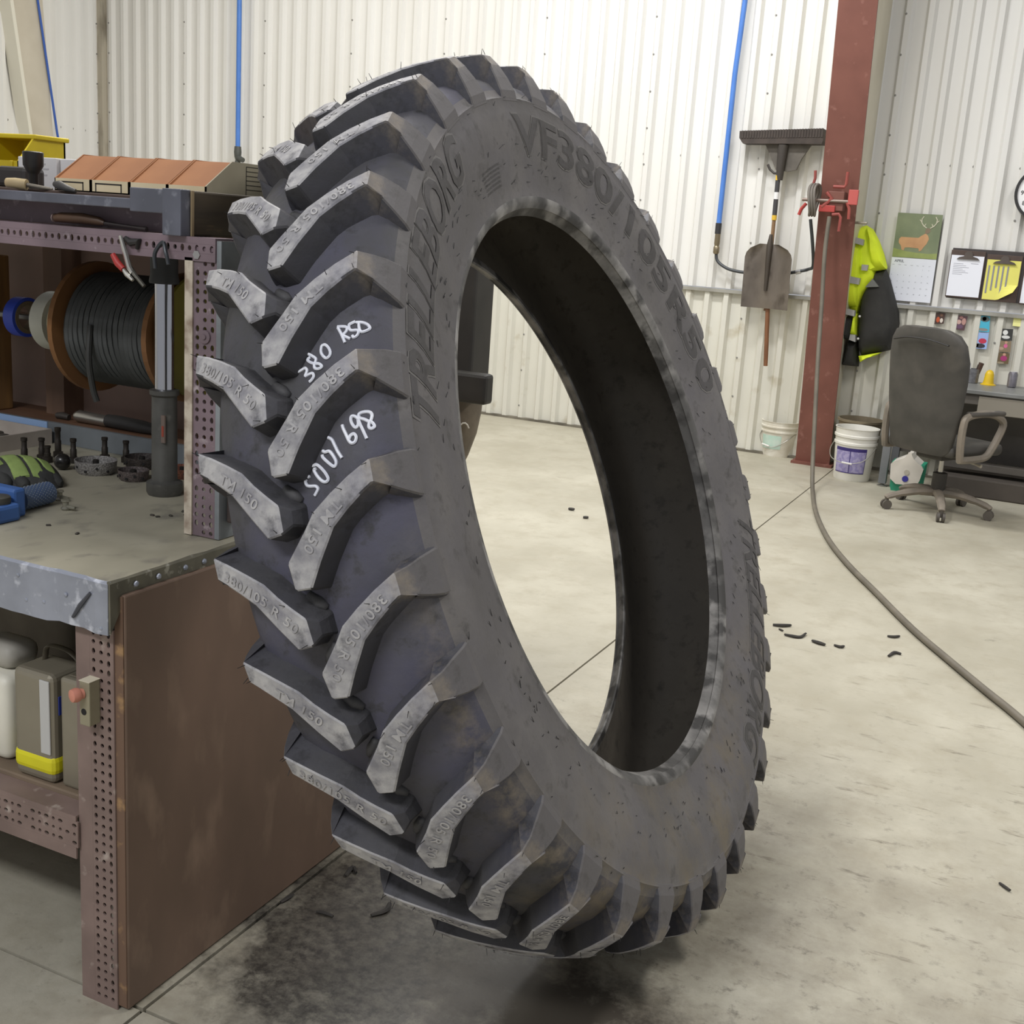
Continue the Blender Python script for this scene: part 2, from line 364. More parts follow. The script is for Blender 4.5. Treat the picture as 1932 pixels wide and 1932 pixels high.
# ================================================================== TRACTOR TYRE
TC = Vector([-1.03067, 2.45887, 0.96541]); TU = Vector([-0.002502, 0.999997, 0.0]); TV = Vector([-0.370197, -0.000926, 0.928953]); TA = Vector([0.92895, 0.002324, 0.370198])
tyre = empty('tractor_tire', TC, 'huge black tractor tire leaning against the workbench, white handwritten numbers between its lugs', 'tire')
tyre.rotation_euler = Matrix((TU, TV, TA)).transposed().to_euler()
def rubber(name, base, dust, tint, mud=0, dust_amt=(.45, .7), scl=9):
    m = bpy.data.materials.new(name); m.use_nodes = True; nt = m.node_tree; N = nt.nodes; L = nt.links; b = N['Principled BSDF']
    tc = N.new('ShaderNodeTexCoord')
    def noise(scale, det=6, st=(1, 1, 1)):
        mp = N.new('ShaderNodeMapping'); mp.inputs['Scale'].default_value = st; L.new(tc.outputs['Object'], mp.inputs[0])
        n = N.new('ShaderNodeTexNoise'); n.inputs['Scale'].default_value = scale; n.inputs['Detail'].default_value = det; n.inputs['Roughness'].default_value = .65
        L.new(mp.outputs[0], n.inputs['Vector']); return n.outputs['Fac']
    def ramp(f, p0, p1):
        r = N.new('ShaderNodeValToRGB'); r.color_ramp.elements[0].position = p0; r.color_ramp.elements[1].position = p1; L.new(f, r.inputs[0]); return r.outputs[0]
    def mix(f, a, c):
        n = N.new('ShaderNodeMix'); n.data_type = 'RGBA'; L.new(f, n.inputs[0])
        for i, x in ((6, a), (7, c)):
            if isinstance(x, tuple): n.inputs[i].default_value = x
            else: L.new(x, n.inputs[i])
        return n.outputs[2]
    c = mix(ramp(noise(2.6), .4, .65), lin(base), lin(tint))
    c = mix(ramp(noise(scl, 8), *dust_amt), c, lin(dust))
    c = mix(ramp(noise(24, 8), .54, .72), c, tuple(x * .62 for x in lin(base)[:3]) + (1,))
    if mud:
        sp = N.new('ShaderNodeSeparateXYZ'); L.new(tc.outputs['Object'], sp.inputs[0])
        # dried mud along the shoulder, on the part of the tyre that last stood in the dirt
        def mr(src, a, b_, c_, d_):
            n = N.new('ShaderNodeMapRange'); n.inputs[1].default_value = a; n.inputs[2].default_value = b_; n.inputs[3].default_value = c_; n.inputs[4].default_value = d_; L.new(src, n.inputs[0]); return n.outputs[0]
        def mul(p, q):
            n = N.new('ShaderNodeMath'); n.operation = 'MULTIPLY'; L.new(p, n.inputs[0]); L.new(q, n.inputs[1]); return n.outputs[0]
        ln = N.new('ShaderNodeVectorMath'); ln.operation = 'LENGTH'
        cx = N.new('ShaderNodeCombineXYZ'); L.new(sp.outputs[0], cx.inputs[0]); L.new(sp.outputs[1], cx.inputs[1]); L.new(cx.outputs[0], ln.inputs[0])
        rad = ln.outputs['Value']
        k = mul(mul(mr(sp.outputs[2], .12, .17, 0, 1), mr(sp.outputs[1], .1, -.5, 0, 1)), mr(rad, .86, .93, 0, 1))
        k = mul(k, ramp(noise(16, 8, (1, 1, 1)), .47, .64))
        c = mix(k, c, lin('978b78'))
        k2 = mul(mr(sp.outputs[1], -.35, -.8, 0, 1), ramp(noise(8, 8), .45, .7))
        c = mix(k2, c, lin('6f6656'))
    L.new(c, b.inputs['Base Color']); b.inputs['Roughness'].default_value = .62; b.inputs['Specular IOR Level'].default_value = .35
    bp = N.new('ShaderNodeBump'); bp.inputs['Strength'].default_value = .25; bp.inputs['Distance'].default_value = .004
    L.new(noise(45, 4), bp.inputs['Height']); L.new(bp.outputs[0], b.inputs['Normal'])
    return m
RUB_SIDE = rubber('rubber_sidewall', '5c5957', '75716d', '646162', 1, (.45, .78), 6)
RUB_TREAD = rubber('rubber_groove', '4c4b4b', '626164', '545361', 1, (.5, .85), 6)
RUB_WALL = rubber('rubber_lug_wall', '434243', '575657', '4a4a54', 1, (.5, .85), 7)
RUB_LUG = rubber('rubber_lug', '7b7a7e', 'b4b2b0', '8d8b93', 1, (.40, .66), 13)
RUB_IN = rubber('rubber_liner', '57524a', '6a6459', '5f5950', 0, (.5, .8), 4)
RUB_BEAD = M('bead_chafe', '565451', '96938e', 9, rough=.6, lo=.42, hi=.66, c3='3a3835', s3=14, lo3=.48, hi3=.6, bump=.2)
def rim_lathe(prof, n=180):
    mb = MB(); rings = []
    for s_, r in prof:
        rings.append([V(r * math.cos(2 * PI * i / n), r * math.sin(2 * PI * i / n), s_) for i in range(n)])
    return mb.loft(rings, False)
HALF = [(.157, .652), (.161, .664), (.160, .672), (.164, .690), (.174, .730), (.187, .772), (.195, .815), (.196, .842), (.193, .864), (.195, .869), (.190, .875), (.184, .889), (.173, .907), (.152, .924), (.115, .938), (.06, .947)]
prof = HALF + [(0, .950)] + [(-a, b) for a, b in HALF[::-1]]
def side_s(r):
    pts = [(b, a) for a, b in HALF if b < .90]
    for (r0, s0), (r1, s1) in zip(pts, pts[1:]):
        if r0 <= r <= r1: return s0 + (s1 - s0) * (r - r0) / (r1 - r0)
    return pts[-1][1] if r > pts[-1][0] else pts[0][1]
def base_r(s):
    s = abs(s); pts = [(0, .950)] + [(a, b) for a, b in HALF[::-1] if b > .88]
    for (s0, r0), (s1, r1) in zip(pts, pts[1:]):
        if s0 <= s <= s1: return r0 + (r1 - r0) * (s - s0) / (s1 - s0)
    return pts[-1][1]
for sgn, nm in ((1, 'sidewall'), (-1, 'sidewall')):
    rim_lathe([(sgn * a, b) for a, b in HALF if b < .89]).build(nm, RUB_SIDE, tyre, smooth=True, local=True)
rim_lathe([p for p in prof if p[1] > .888]).build('tread_base', RUB_TREAD, tyre, smooth=True, local=True)
inn = [(.128, .634), (.136, .665), (.152, .72), (.166, .78), (.170, .83), (.164, .875), (.145, .905), (.10, .920), (.05, .926)]
rim_lathe(inn + [(0, .927)] + [(-a, b) for a, b in inn[::-1]]).build('inner_liner', RUB_IN, tyre, smooth=True, local=True)
for sgn in (1, -1):
    rim_lathe([(sgn * .160, .668), (sgn * .1615, .664), (sgn * .1575, .652), (sgn * .150, .643), (sgn * .147, .644), (sgn * .138, .639), (sgn * .127, .633), (sgn * .1245, .637), (sgn * .132, .66)]).build('bead', RUB_BEAD, tyre, smooth=True, local=True)

PITCH = 360 / 34
def top_r(s): return .995 - .022 * (s / .165) ** 2
def P3(th, s, r): a = math.radians(th); return V(r * math.cos(a), r * math.sin(a), s)
def lug_mesh(sg):
    # stations from the nose to the sidewall: (upper th, upper s, lower th, lower s, drop of the top)
    ST = [(-2.2, -.015, -.7, -.013, .016), (-2.75, -.001, -.05, .0, 0), (-3.9, .020, .05, .030, 0), (-5.1, .041, -2.2, .058, 0), (-6.6, .0635, -4.9, .093, 0),
          (-7.9, .098, -6.2, .122, 0), (-9.1, .133, -7.2, .147, 0), (-10.2, .170, -8.0, .170, 0)]
    rings = []
    for ut, us, lt, ls, dr in ST:
        rt = top_r(us) - dr; rl = top_r(ls) - dr
        fu, flw = .55, .55
        rings.append([P3(ut - fu, sg * (us - .006), base_r(us) - .006), P3(ut, sg * us, rt), P3(lt, sg * ls, rl), P3(lt + flw, sg * (ls + .004), base_r(ls) - .006)])
    # nose foot
    a = [P3(-2.5, sg * -.024, base_r(0) - .006), P3(-2.3, sg * -.021, base_r(0) + .012), P3(-.5, sg * -.019, base_r(0) + .012), P3(-.2, sg * -.022, base_r(0) - .006)]
    rings.insert(0, a)
    # over the shoulder and down the sidewall
    for ut, lt, s_, r, sb, rb in ((-10.5, -7.5, .183, .945, .155, .915), (-10.9, -6.9, .191, .916, .165, .90), (-11.2, -6.4, .1965, .886, .178, .88), (-11.3, -6.3, .194, .862, .185, .86)):
        rings.append([P3(ut - .5, sg * sb, rb), P3(ut, sg * s_, r), P3(lt, sg * s_, r), P3(lt + .5, sg * sb, rb)])
    mb = MB(); mb.loft(rings, True)
    me = mb.mesh('lug')
    bm = bmesh.new(); bm.from_mesh(me)
    ed = [e for e in bm.edges if e.calc_face_angle(0) > math.radians(38)]
    bmesh.ops.bevel(bm, geom=ed, offset=.0025, segments=1, affect='EDGES', clamp_overlap=True)
    bm.normal_update()
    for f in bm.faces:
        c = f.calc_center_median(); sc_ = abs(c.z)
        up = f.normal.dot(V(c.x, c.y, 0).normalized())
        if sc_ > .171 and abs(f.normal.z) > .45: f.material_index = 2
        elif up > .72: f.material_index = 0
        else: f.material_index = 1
    bm.to_mesh(me); bm.free()
    for m_ in (RUB_LUG, RUB_WALL, RUB_SIDE): me.materials.append(m_)
    return me
LUG = {1: lug_mesh(1), -1: lug_mesh(-1)}
def lug_text(body, sg, size, x0):
    vs, fs = glyphs(body, size, 0, .0004, 1.12, cuts=4, xs=1.2)
    # path from the shoulder towards the nose, in (arc, s)
    R = .98; path = [(-8.75, .158), (-7.0, .115), (-5.2, .072), (-2.6, .030), (-1.0, .008)]
    pp = [(math.radians(t) * R, s) for t, s in path]; L = [0]
    for p, q in zip(pp, pp[1:]): L.append(L[-1] + math.hypot(q[0] - p[0], q[1] - p[1]))
    h = size * .72
    out = []
    for x, y in vs:
        d = x0 + x; y -= h / 2
        k = 0
        while k < len(L) - 2 and d > L[k + 1]: k += 1
        t = (d - L[k]) / (L[k + 1] - L[k]); p, q = pp[k], pp[k + 1]
        dx, ds = q[0] - p[0], q[1] - p[1]; n = math.hypot(dx, ds); dx /= n; ds /= n
        if sg > 0: nx, ns = -ds, dx          # glyph tops face the lower edge
        else: nx, ns = ds, -dx
        a = p[0] + (q[0] - p[0]) * t + nx * y; s = p[1] + (q[1] - p[1]) * t + ns * y
        out.append((a / R, s))
    tree = BVHTree.FromPolygons([v.co[:] for v in LUG[sg].vertices], [tuple(p.vertices) for p in LUG[sg].polygons])
    vs3 = []
    for a, s in out:
        o3 = P3(math.degrees(a), sg * s, 1.1); dn = -V(o3.x, o3.y, 0).normalized(); hit = tree.ray_cast(o3, dn)[0]
        vs3.append((hit if hit is not None else P3(math.degrees(a), sg * s, top_r(s))) - dn * .0016)
    mb = MB(); mb.add(vs3, fs)
    me = mb.mesh('lettering'); me.materials.append(M('raised_letter', 'b4b2b0', '8b898c', 30, rough=.55)); return me
TXT = {(sg, k): lug_text(b, sg, .0235, x0) for sg in (1, -1) for k, b, x0 in ((0, '380/105 R 50', .012), (1, 'TM 150', .055))}
for i in range(34):
    for sg, off in ((1, 167.71), (-1, 162.42)):
        o = bpy.data.objects.new('lug', LUG[sg]); COL.objects.link(o); o.parent = tyre; o.rotation_euler = (0, 0, math.radians(off + i * PITCH))
        tx = bpy.data.objects.new('lettering', TXT[(sg, i % 2)]); COL.objects.link(tx); tx.parent = o
# raised bars moulded at the lug roots
for i in range(34):
    for sg, off in ((-1, 162.42), (1, 167.71)):
        mb = MB(); pts = [P3(-4.6, sg * .012, .949), P3(-3.6, sg * -.004, .951), P3(-2.9, sg * -.016, .949)]
        me = None
        if i == 0:
            mb.tube(pts, [.008, .011, .007], 8); BAR = globals().setdefault('BAR', {}); BAR[sg] = mb.mesh('root_bar'); BAR[sg].materials.append(RUB_TREAD)
            BAR[sg].polygons.foreach_set('use_smooth', [True] * len(BAR[sg].polygons))
        o = bpy.data.objects.new('root_bar', BAR[sg]); COL.objects.link(o); o.parent = tyre; o.rotation_euler = (0, 0, math.radians(off + i * PITCH))
# moulding hairs on lug edges
hb = MB()
for i in range(34):
    for sg, off in ((1, 167.71), (-1, 162.42)):
        for (t_, s_) in ((-2.6, 0), (-.3, .01), (-6.5, .066), (-5.0, .09), (-9.9, .166), (-8.2, .166), (-4.2, .03), (-8, .12), (-10, .172), (-8.5, .172)):
            if random.random() < .55: continue
            th = off + i * PITCH + t_; ln = random.uniform(.005, .014)
            p = P3(th, sg * s_, top_r(s_) - .001); q = P3(th + random.uniform(-.35, .35), sg * (s_ + random.uniform(-.004, .006)), top_r(s_) + ln)
            hb.cyl(p, q, .0009, .0005, 3)
for k in range(260):
    th = random.uniform(0, 360); r = random.choice((.70, .72, .735, .75, .77, .86, .872)) + random.uniform(-.006, .006)
    s_ = side_s(r); p = P3(th, s_, r); q = P3(th + random.uniform(-1.2, -.2), s_ + .004, r + random.uniform(-.003, .009)); hb.cyl(p, q, .0009, .0006, 3)
tag(hb.build('rubber_hairs', M('rubber_hair', '2b2a2a', rough=.7), tyre, local=True), kind='stuff')
# sidewall lettering (reads clockwise, tops outwards)
def side_text(body, th0, th1, r0, r1, mat, name='sidewall_lettering', shear=.3, bold=.02, spacing=1.0, lift=.0012):
    vs, fs = glyphs(body, 1.0, shear, bold, spacing, cuts=10)
    x0 = min(p[0] for p in vs); x1 = max(p[0] for p in vs); y0 = min(p[1] for p in vs); y1 = max(p[1] for p in vs)
    out = []
    for x, y in vs:
        th = th0 + (th1 - th0) * (x - x0) / (x1 - x0); r = r0 + (r1 - r0) * (y - y0) / (y1 - y0)
        out.append(P3(th, side_s(r) + lift, r))
    return MB().add(out, fs).build(name, mat, tyre, local=True)
LET = rubber('rubber_letter', '4a4745', '535050', '4d4b49', 0)
EDG = rubber('rubber_letter_edge', '6a6764', '74716d', '6e6b68', 0)
for body, a, b, r0, r1, sh in (('TRELLEBORG', 163.5, 118.5, .775, .862, .35), ('VF380/105R50', 97, 10, .75, .835, 0), ('TRELLEBORG', -17, -69, .775, .862, .35)):
    side_text(body, a + .35, b - .35, r0 - .004, r1 + .004, EDG, 'lettering_rim', sh, .032, lift=.0008)
    side_text(body, a, b, r0, r1, LET, 'sidewall_lettering', sh, .02, lift=.0016)
for k in range(6):
    side_text('LOAD AND PRESSURE RATING', 113 - k * .2, 105, .742 - k * .0085, .747 - k * .0085, LET, 'rating_print', 0, .01, lift=.001)
for th in (98.5, 104.5):
    MB().add([P3(th, side_s(.78) + .001, .78), P3(th + .12, side_s(.78) + .001, .78), P3(th + .12, side_s(.88) + .001, .87), P3(th, side_s(.88) + .001, .87)], [(0, 1, 2, 3)]).build('mould_line', LET, tyre, local=True)
# white handwritten numbers painted on the tread between two lugs
chalk = M('white_paint_marker', 'f2f4fa', 'e2e4ee', 60, rough=.5)
def strokes(name, lines, wd):
    mb = MB()
    for ln in lines:
        pts = spline([P3(t, s, base_r(s) + .0012) for t, s in ln], 4)
        mb.tube(pts, wd, 6)
    o = mb.build(name, chalk, tyre, smooth=True, local=True); return tag(o, 'white paint marker numbers')
strokes('handwriting', [
 [(157.24,0.0341),(157.14,0.0429),(157.04,0.0505),(157.36,0.0541),(157.88,0.0500),(157.83,0.0556),(157.79,0.0639),(158.12,0.0664),(158.47,0.0624),(158.61,0.0577)],
 [(155.60,0.0568),(155.92,0.0641),(156.34,0.0712),(156.70,0.0700),(156.88,0.0682),(157.31,0.0688),(157.48,0.0750),(157.38,0.0812),(157.17,0.0805),(156.93,0.0754),(156.83,0.0682),(156.55,0.0601),(156.23,0.0561),(156.04,0.0613)],
 [(155.11,0.0823),(155.63,0.0809),(156.08,0.0829),(156.55,0.0896),(156.42,0.0958),(156.02,0.0977),(155.49,0.0945),(155.09,0.0885),(155.11,0.0823)],
 [(153.54,0.1119),(154.33,0.1177),(155.32,0.1232)], [(153.45,0.1111),(153.51,0.1186),(153.66,0.1260),(154.04,0.1260),(154.47,0.1206),(154.69,0.1250),(154.98,0.1315)],
 [(153.15,0.1399),(153.28,0.1342),(153.43,0.1301),(153.82,0.1301),(154.07,0.1333),(154.12,0.1422),(154.36,0.1445),(154.72,0.1420),(154.88,0.1368),(154.64,0.1348)],
 [(153.26,0.1454),(153.76,0.1454),(154.22,0.1469),(154.40,0.1508),(154.22,0.1571),(153.97,0.1603),(153.58,0.1573),(153.34,0.1502),(153.24,0.1407)]], .0026)
strokes('handwriting', [
 [(167.87,0.0395),(167.97,0.0333),(168.28,0.0293),(168.66,0.0310),(168.84,0.0365),(168.98,0.0469),(169.29,0.0508),(169.60,0.0468),(169.85,0.0425)],
 [(166.97,0.0471),(166.97,0.0549),(167.32,0.0616),(167.93,0.0683),(168.55,0.0721),(168.81,0.0685),(168.72,0.0622),(168.22,0.0551),(167.63,0.0501),(167.36,0.0494),(167.34,0.0538)],
 [(165.77,0.0694),(165.96,0.0736),(165.98,0.0810),(166.53,0.0869),(167.14,0.0902),(167.52,0.0878),(167.49,0.0834),(166.93,0.0748),(166.43,0.0686),(166.16,0.0680)],
 [(164.61,0.0819),(164.92,0.0880),(165.55,0.0919),(166.23,0.0957),(166.92,0.1011)],
 [(163.73,0.1091),(164.12,0.1102),(164.80,0.1139),(165.41,0.1169),(165.70,0.1206),(165.63,0.1258),(165.20,0.1285),(164.85,0.1258),(164.94,0.1205),(165.26,0.1172)],
 [(163.55,0.1360),(163.18,0.1317),(163.05,0.1260),(163.39,0.1236),(163.89,0.1252),(164.26,0.1296),(164.00,0.1343),(163.48,0.1349),(164.10,0.1375),(164.83,0.1410),(165.55,0.1440)],
 [(163.89,0.1503),(163.60,0.1442),(163.35,0.1372),(162.98,0.1370),(162.85,0.1439),(162.95,0.1527),(163.26,0.1555),(163.72,0.1538),(164.05,0.1507),(164.46,0.1495),(164.64,0.1529),(164.45,0.1569),(164.11,0.1555),(163.85,0.1519)]], .0028)

# ------------------------------------------------------------------ hoist behind the tyre
blk = M('hoist_black', '3a3732', '2c2a26', 6, rough=.6)
ho = empty('tire_hoist', (-1.98, 3.75, 0), 'black steel tire hoist post with a stub arm, seen through the tire opening', 'hoist')
MB().rbox((-2.06, 3.56, .99), (-1.832, 3.70, 1.78), .01).build('mast', blk, ho)
MB().rbox((-2.16, 3.56, .02), (-1.98, 3.70, .99), .008).build('lower_column', blk, ho)
MB().rbox((-2.26, 3.50, 0), (-1.98, 3.80, .02), .006).build('base_plate', blk, ho)
MB().rbox((-2.06, 3.50, .990), (-1.742, 3.56, 1.092), .012).build('stub_arm', blk, ho)
tan = M('worn_tan_steel', '7d7261', '655b4d', 12, rough=.6)
bw = MB().lathe((-1.935, 3.66, .72), (0, 0, 1), [(.03, 0), (.055, .06), (.08, .14), (.092, .22), (.094, .265)], 20); bw.build('roller_cup', tan, ho, smooth=True)
MB().tube([V(-1.935 + .093 * math.cos(a), 3.66 + .093 * math.sin(a), .86 + .045 * math.sin(b)) for a, b in [(-.75 + .25 * math.cos(t), t) for t in [PI * k / 8 + .6 for k in range(9)]]], .003, 5).build('chalk_mark', M('chalk_white', 'e8e4d8', rough=.8), ho)

# ================================================================== WORKBENCH
galv = M('galvanised_sheet', 'a4a8b4', '8a8e98', 9, rough=.45, metal=.4, lo=.3, hi=.7, c3='c9ccd6', s3=30, lo3=.56, hi3=.68, bump=.25)
topm = M('worktop_worn_sheet', 'b0aa96', '979280', 3.5, rough=.5, metal=.2, lo=.35, hi=.7, c3='77736a', s3=9, lo3=.55, hi3=.75, stretch=(1.6, 1, 1), bump=.1)
brown = M('brown_stained_board', '7e6757', '6b584a', 4, rough=.6, stretch=(1, 1, .5), c3='8a7462', s3=11, lo3=.55, hi3=.75, bump=.08)
angle = M('brown_painted_angle', '86726a', '73615a', 8, rough=.55, c3='a89a90', s3=26, lo3=.6, hi3=.72)
purp = M('mauve_painted_angle', '816f75', '6d5e63', 8, rough=.5, c3='a79a9c', s3=30, lo3=.62, hi3=.72)
darkb = M('dark_back_board', '57463c', '483a32', 3, rough=.75, lo=.3, hi=.7)
chip = M('chipped_white_edge', 'c3b8a6', '8d7c6c', 22, rough=.7, lo=.45, hi=.62)
wbk = empty('workbench', (-2.2, 2.05, 0), 'brown workbench with a galvanised sheet-metal worktop and perforated steel legs', 'workbench')
MB().rbox((-3.3, 1.537, .872), (-1.497, 2.62, .9), .004).build('worktop', topm, wbk)
# folded front lip with a wavy hammered edge
lip = MB(); n = 60; vs = []
for k in range(n + 1):
    x = -3.3 + (1.802 * k / n); j = random.uniform(-.0015, .0015)
    vs += [V(x, 1.540, .903 + j), V(x, 1.5335 + j, .898), V(x, 1.5325 + j, .803 + j * 2), V(x, 1.537, .803 + j * 2)]
lip.add(vs, [(4 * k + a, 4 * k + b, 4 * k + 4 + b, 4 * k + 4 + a) for k in range(n) for a, b in ((0, 1), (1, 2), (2, 3))] + [(0, 1, 2, 3), (4 * n, 4 * n + 1, 4 * n + 2, 4 * n + 3)])
lp = lip.build('front_lip', galv, wbk)
MB().tube([(-1.581,1.530,0.821), (-1.562,1.530,0.848), (-1.538,1.531,0.876)], [.003, .0045, .003], 6).build('dark_smear', M('smear', '45464c', rough=.6), lp)
sl = MB(); vs = []; n = 24
for k in range(n + 1):
    y = 1.534 + 1.08 * k / n; j = random.uniform(-.0015, .0015)
    h = .872 if k else .803
    vs += [V(-1.501, y, .903 + j), V(-1.4945 + j, y, .899), V(-1.4935 + j, y, h + j), V(-1.498, y, h + j)]
sl.add(vs, [(4 * k + a, 4 * k + b, 4 * k + 4 + b, 4 * k + 4 + a) for k in range(n) for a, b in ((0, 1), (1, 2), (2, 3))] + [(0, 1, 2, 3)])
sd = sl.build('side_lip', M('dull_edge_sheet', '7b7767', '625f53', 14, rough=.45, metal=.4, c3='a9a698', s3=40, lo3=.58, hi3=.68), wbk)
for y in (1.60, 1.66, 1.735, 1.79): MB().lathe((-1.494, y, .885), (1, 0, 0), [(.006, 0), (.005, .003), (.002, .0045)], 8).build('rivet', galv, sd)
for x, z in ((-1.515, .812), (-1.60, .86), (-1.655, .835), (-1.70, .83), (-1.72, .875)): MB().lathe((x, 1.533, z), (0, -1, 0), [(.0045, 0), (.004, .002), (.0015, .003)], 8).build('rivet', galv, lp)
MB().rbox((-1.506, 1.562, .004), (-1.486, 2.62, .872), .004).build('side_panel', brown, wbk)
MB().box((-1.5085, 1.5595, .01), (-1.4885, 1.5622, .87)).build('panel_edge', M('splintered_edge', '6d5544', '9a7a55', 26, rough=.8, lo=.56, hi=.68), wbk)
# perforated steel front leg
lg = empty('leg', (-1.55 + 2.2, 1.556 - 2.05, 0)); lg.parent = wbk
def legh(i, j):
    if i == 0: return (.0042, .006 if j % 2 else .0045)
    if i == 1: return (.0045, .0045)
    return (.0042, .0065 if j % 3 else .0045)
MB().plate((-1.567, 1.556, .01), (1, 0, 0), (0, 0, 1), (0, -1, 0), 3, 42, .0185, .0188, legh, .004).build('perforated_face', angle, lg)
MB().box((-1.602, 1.556, .0101), (-1.5672, 1.560, .802)).box((-1.5113, 1.556, .0101), (-1.5087, 1.560, .802)).box((-1.602, 1.556, 0), (-1.5087, 1.560, .0099)).build('face_margin', angle, lg)
MB().box((-1.602, 1.5603, 0), (-1.598, 1.63, .802)).build('leg_flange', angle, lg)
# lower rail, shelf and back
def railh(i, j):
    if j == 1: return (.0038, .0038) if i % 3 else (.0055, .004)
    return (.0062, .0042) if i % 2 else ((.004, .004) if i % 3 else None)
MB().plate((-3.3, 1.548, .335), (1, 0, 0), (0, 0, 1), (0, -1, 0), 92, 3, .0185, .0185, railh, .004).build('perforated_rail', angle, wbk)
MB().box((-3.3, 1.548, .310), (-1.603, 1.552, .3348)).box((-3.3, 1.548, .3907), (-1.603, 1.552, .402)).box((-3.3, 1.5522, .398), (-1.603, 1.5995, .402)).build('rail_flange', angle, wbk)
MB().rbox((-3.3, 1.60, .39), (-1.51, 2.5, .412), .003).build('lower_shelf', M('shelf_board', '86745f', '6f6050', 5, rough=.7), wbk)
MB().box((-3.3, 2.50, .0), (-1.51, 2.52, .872)).build('back_panel', darkb, wbk)

# ------------------------------------------------------------------ steel rack standing on the bench
galvb = M('grey_backsplash', '7d8387', '696e71', 6, rough=.5, metal=.3)
rk = empty('steel_rack', (-2.2, 2.2, .9), 'perforated mauve-brown steel rack standing on the workbench', 'rack')
MB().box((-3.3, 2.40, .9005), (-1.51, 2.412, .957)).build('backsplash', galvb, rk)
MB().box((-3.3, 2.412, .930), (-1.51, 2.575, .957)).build('back_ledge', M('ledge_wood', '6a4a33', '573d2b', 8, rough=.7, stretch=(.4, 3, 3)), rk)
MB().box((-2.80, 2.397, .918), (-2.56, 2.400, .957)).build('blue_tape_strip', M('pale_blue', '8aa5c9', rough=.5), rk)
def uph(i, j):
    if i == 1: return (.0048, .0048)
    return (.0046, .0068) if j % 2 else (.0048, .005) if (j + i) % 3 else None
MB().plate((-1.603, 1.884, .902), (1, 0, 0), (0, 0, 1), (0, -1, 0), 3, 33, .0190, .01835, uph, .004).build('upright', purp, rk)
MB().box((-1.5458, 1.884, .902), (-1.5345, 1.888, 1.508)).box((-1.538, 1.8882, .902), (-1.5345, 1.96, 1.508)).build('upright_flange', M('grey_flange', '8b9092', '6d7173', 8, rough=.5), rk)
MB().box((-1.623, 1.880, .902), (-1.603, 1.889, 1.472)).build('upright_edge', chip, rk)
MB().rbox((-1.533, 1.905, .935), (-1.508, 1.930, 1.16), .004).build('clamp_bar', M('dark_bar', '4c423e', '3d3532', 10, rough=.6, c3='a09488', s3=14, lo3=.66, hi3=.72), rk)
MB().lathe((-1.573, 1.8835, 1.318), (0, -1, 0), [(.014, 0), (.0135, .003), (.006, .0035), (.005, .006)], 16).build('washer_bolt', purp, rk)
MB().lathe((-1.592, 1.8835, 1.478), (0, -1, 0), [(.009, 0), (.009, .006)], 6).build('nut', M('bright_nut', 'b9b6b2', rough=.3, metal=.9), rk)
def toph(i, j): return (.0048, .0074) if i % 2 else (.0046, .0052)
MB().plate((-3.276, 1.880, 1.4815), (1, 0, 0), (0, 0, 1), (0, -1, 0), 94, 1, .0184, .018, toph, .004).build('perforated_rail', purp, rk)
MB().box((-3.276, 1.880, 1.466), (-1.5464, 1.884, 1.4813)).box((-3.276, 1.880, 1.4997), (-1.5464, 1.884, 1.5125)).box((-3.276, 1.8842, 1.5085), (-1.5464, 1.954, 1.5125)).build('rail_flange', purp, rk)
steel = M('blue_grey_steel', '6b6d78', '595b64', 10, rough=.5, metal=.25, c3='84868f', s3=30, lo3=.58, hi3=.7)
MB().rbox((-3.276, 1.874, 1.558), (-1.75, 1.96, 1.578), .002).build('channel_top_flange', steel, rk)
MB().rbox((-3.276, 1.955, 1.513), (-1.66, 1.965, 1.56), .001).build('channel_web', purp, rk)
MB().rbox((-1.754, 1.868, 1.553), (-1.664, 1.892, 1.600), .002).build('weld_plate', steel, rk)
MB().rbox((-1.665, 1.862, 1.512), (-1.618, 1.892, 1.602), .002).build('end_plate', steel, rk)
MB().rbox((-1.68, 1.893, 1.513), (-1.615, 2.50, 1.6005), .004).build('timber_end', M('dark_timber', '4a4030', '332c22', 9, rough=.8, stretch=(3, .5, 3), c3='6a5a40', s3=20, lo3=.62, hi3=.75), rk)
MB().box((-1.6165, 1.889, 1.513), (-1.6125, 1.8955, 1.600)).build('timber_edge', M('raw_wood_edge', '8c7a5c', rough=.8), rk)
MB().rbox((-3.3, 1.97, 1.565), (-1.685, 2.55, 1.585), .003).build('top_board', darkb, rk)
MB().box((-3.3, 2.575, .9005), (-1.55, 2.59, 1.565)).build('back_board', M('brown_back_board', '937a6d', '7a655a', 2.5, rough=.7, lo=.35, hi=.65), rk)
for x0, x1 in ((-2.67, -2.60), (-1.62, -1.55)):
    MB().box((x0, 2.50, .957), (x1, 2.575, 1.565)).build('back_post', M('post_brown', '6e5543', '5c4637', 5, rough=.7, stretch=(3, 3, .5)), rk)
MB().box((-3.3, 2.51, 1.17), (-2.67, 2.574, 1.24)).build('back_rail', MATS['post_brown'], rk)
wp = MB().rbox((-2.86, 2.425, .957), (-2.785, 2.485, 1.40), .004).build('wood_post', M('ochre_post', '8a6638', '6f5230', 9, rough=.7, stretch=(3, 3, .4))); tag(wp, 'ochre wooden upright at the far left edge behind the cable reel', 'post')
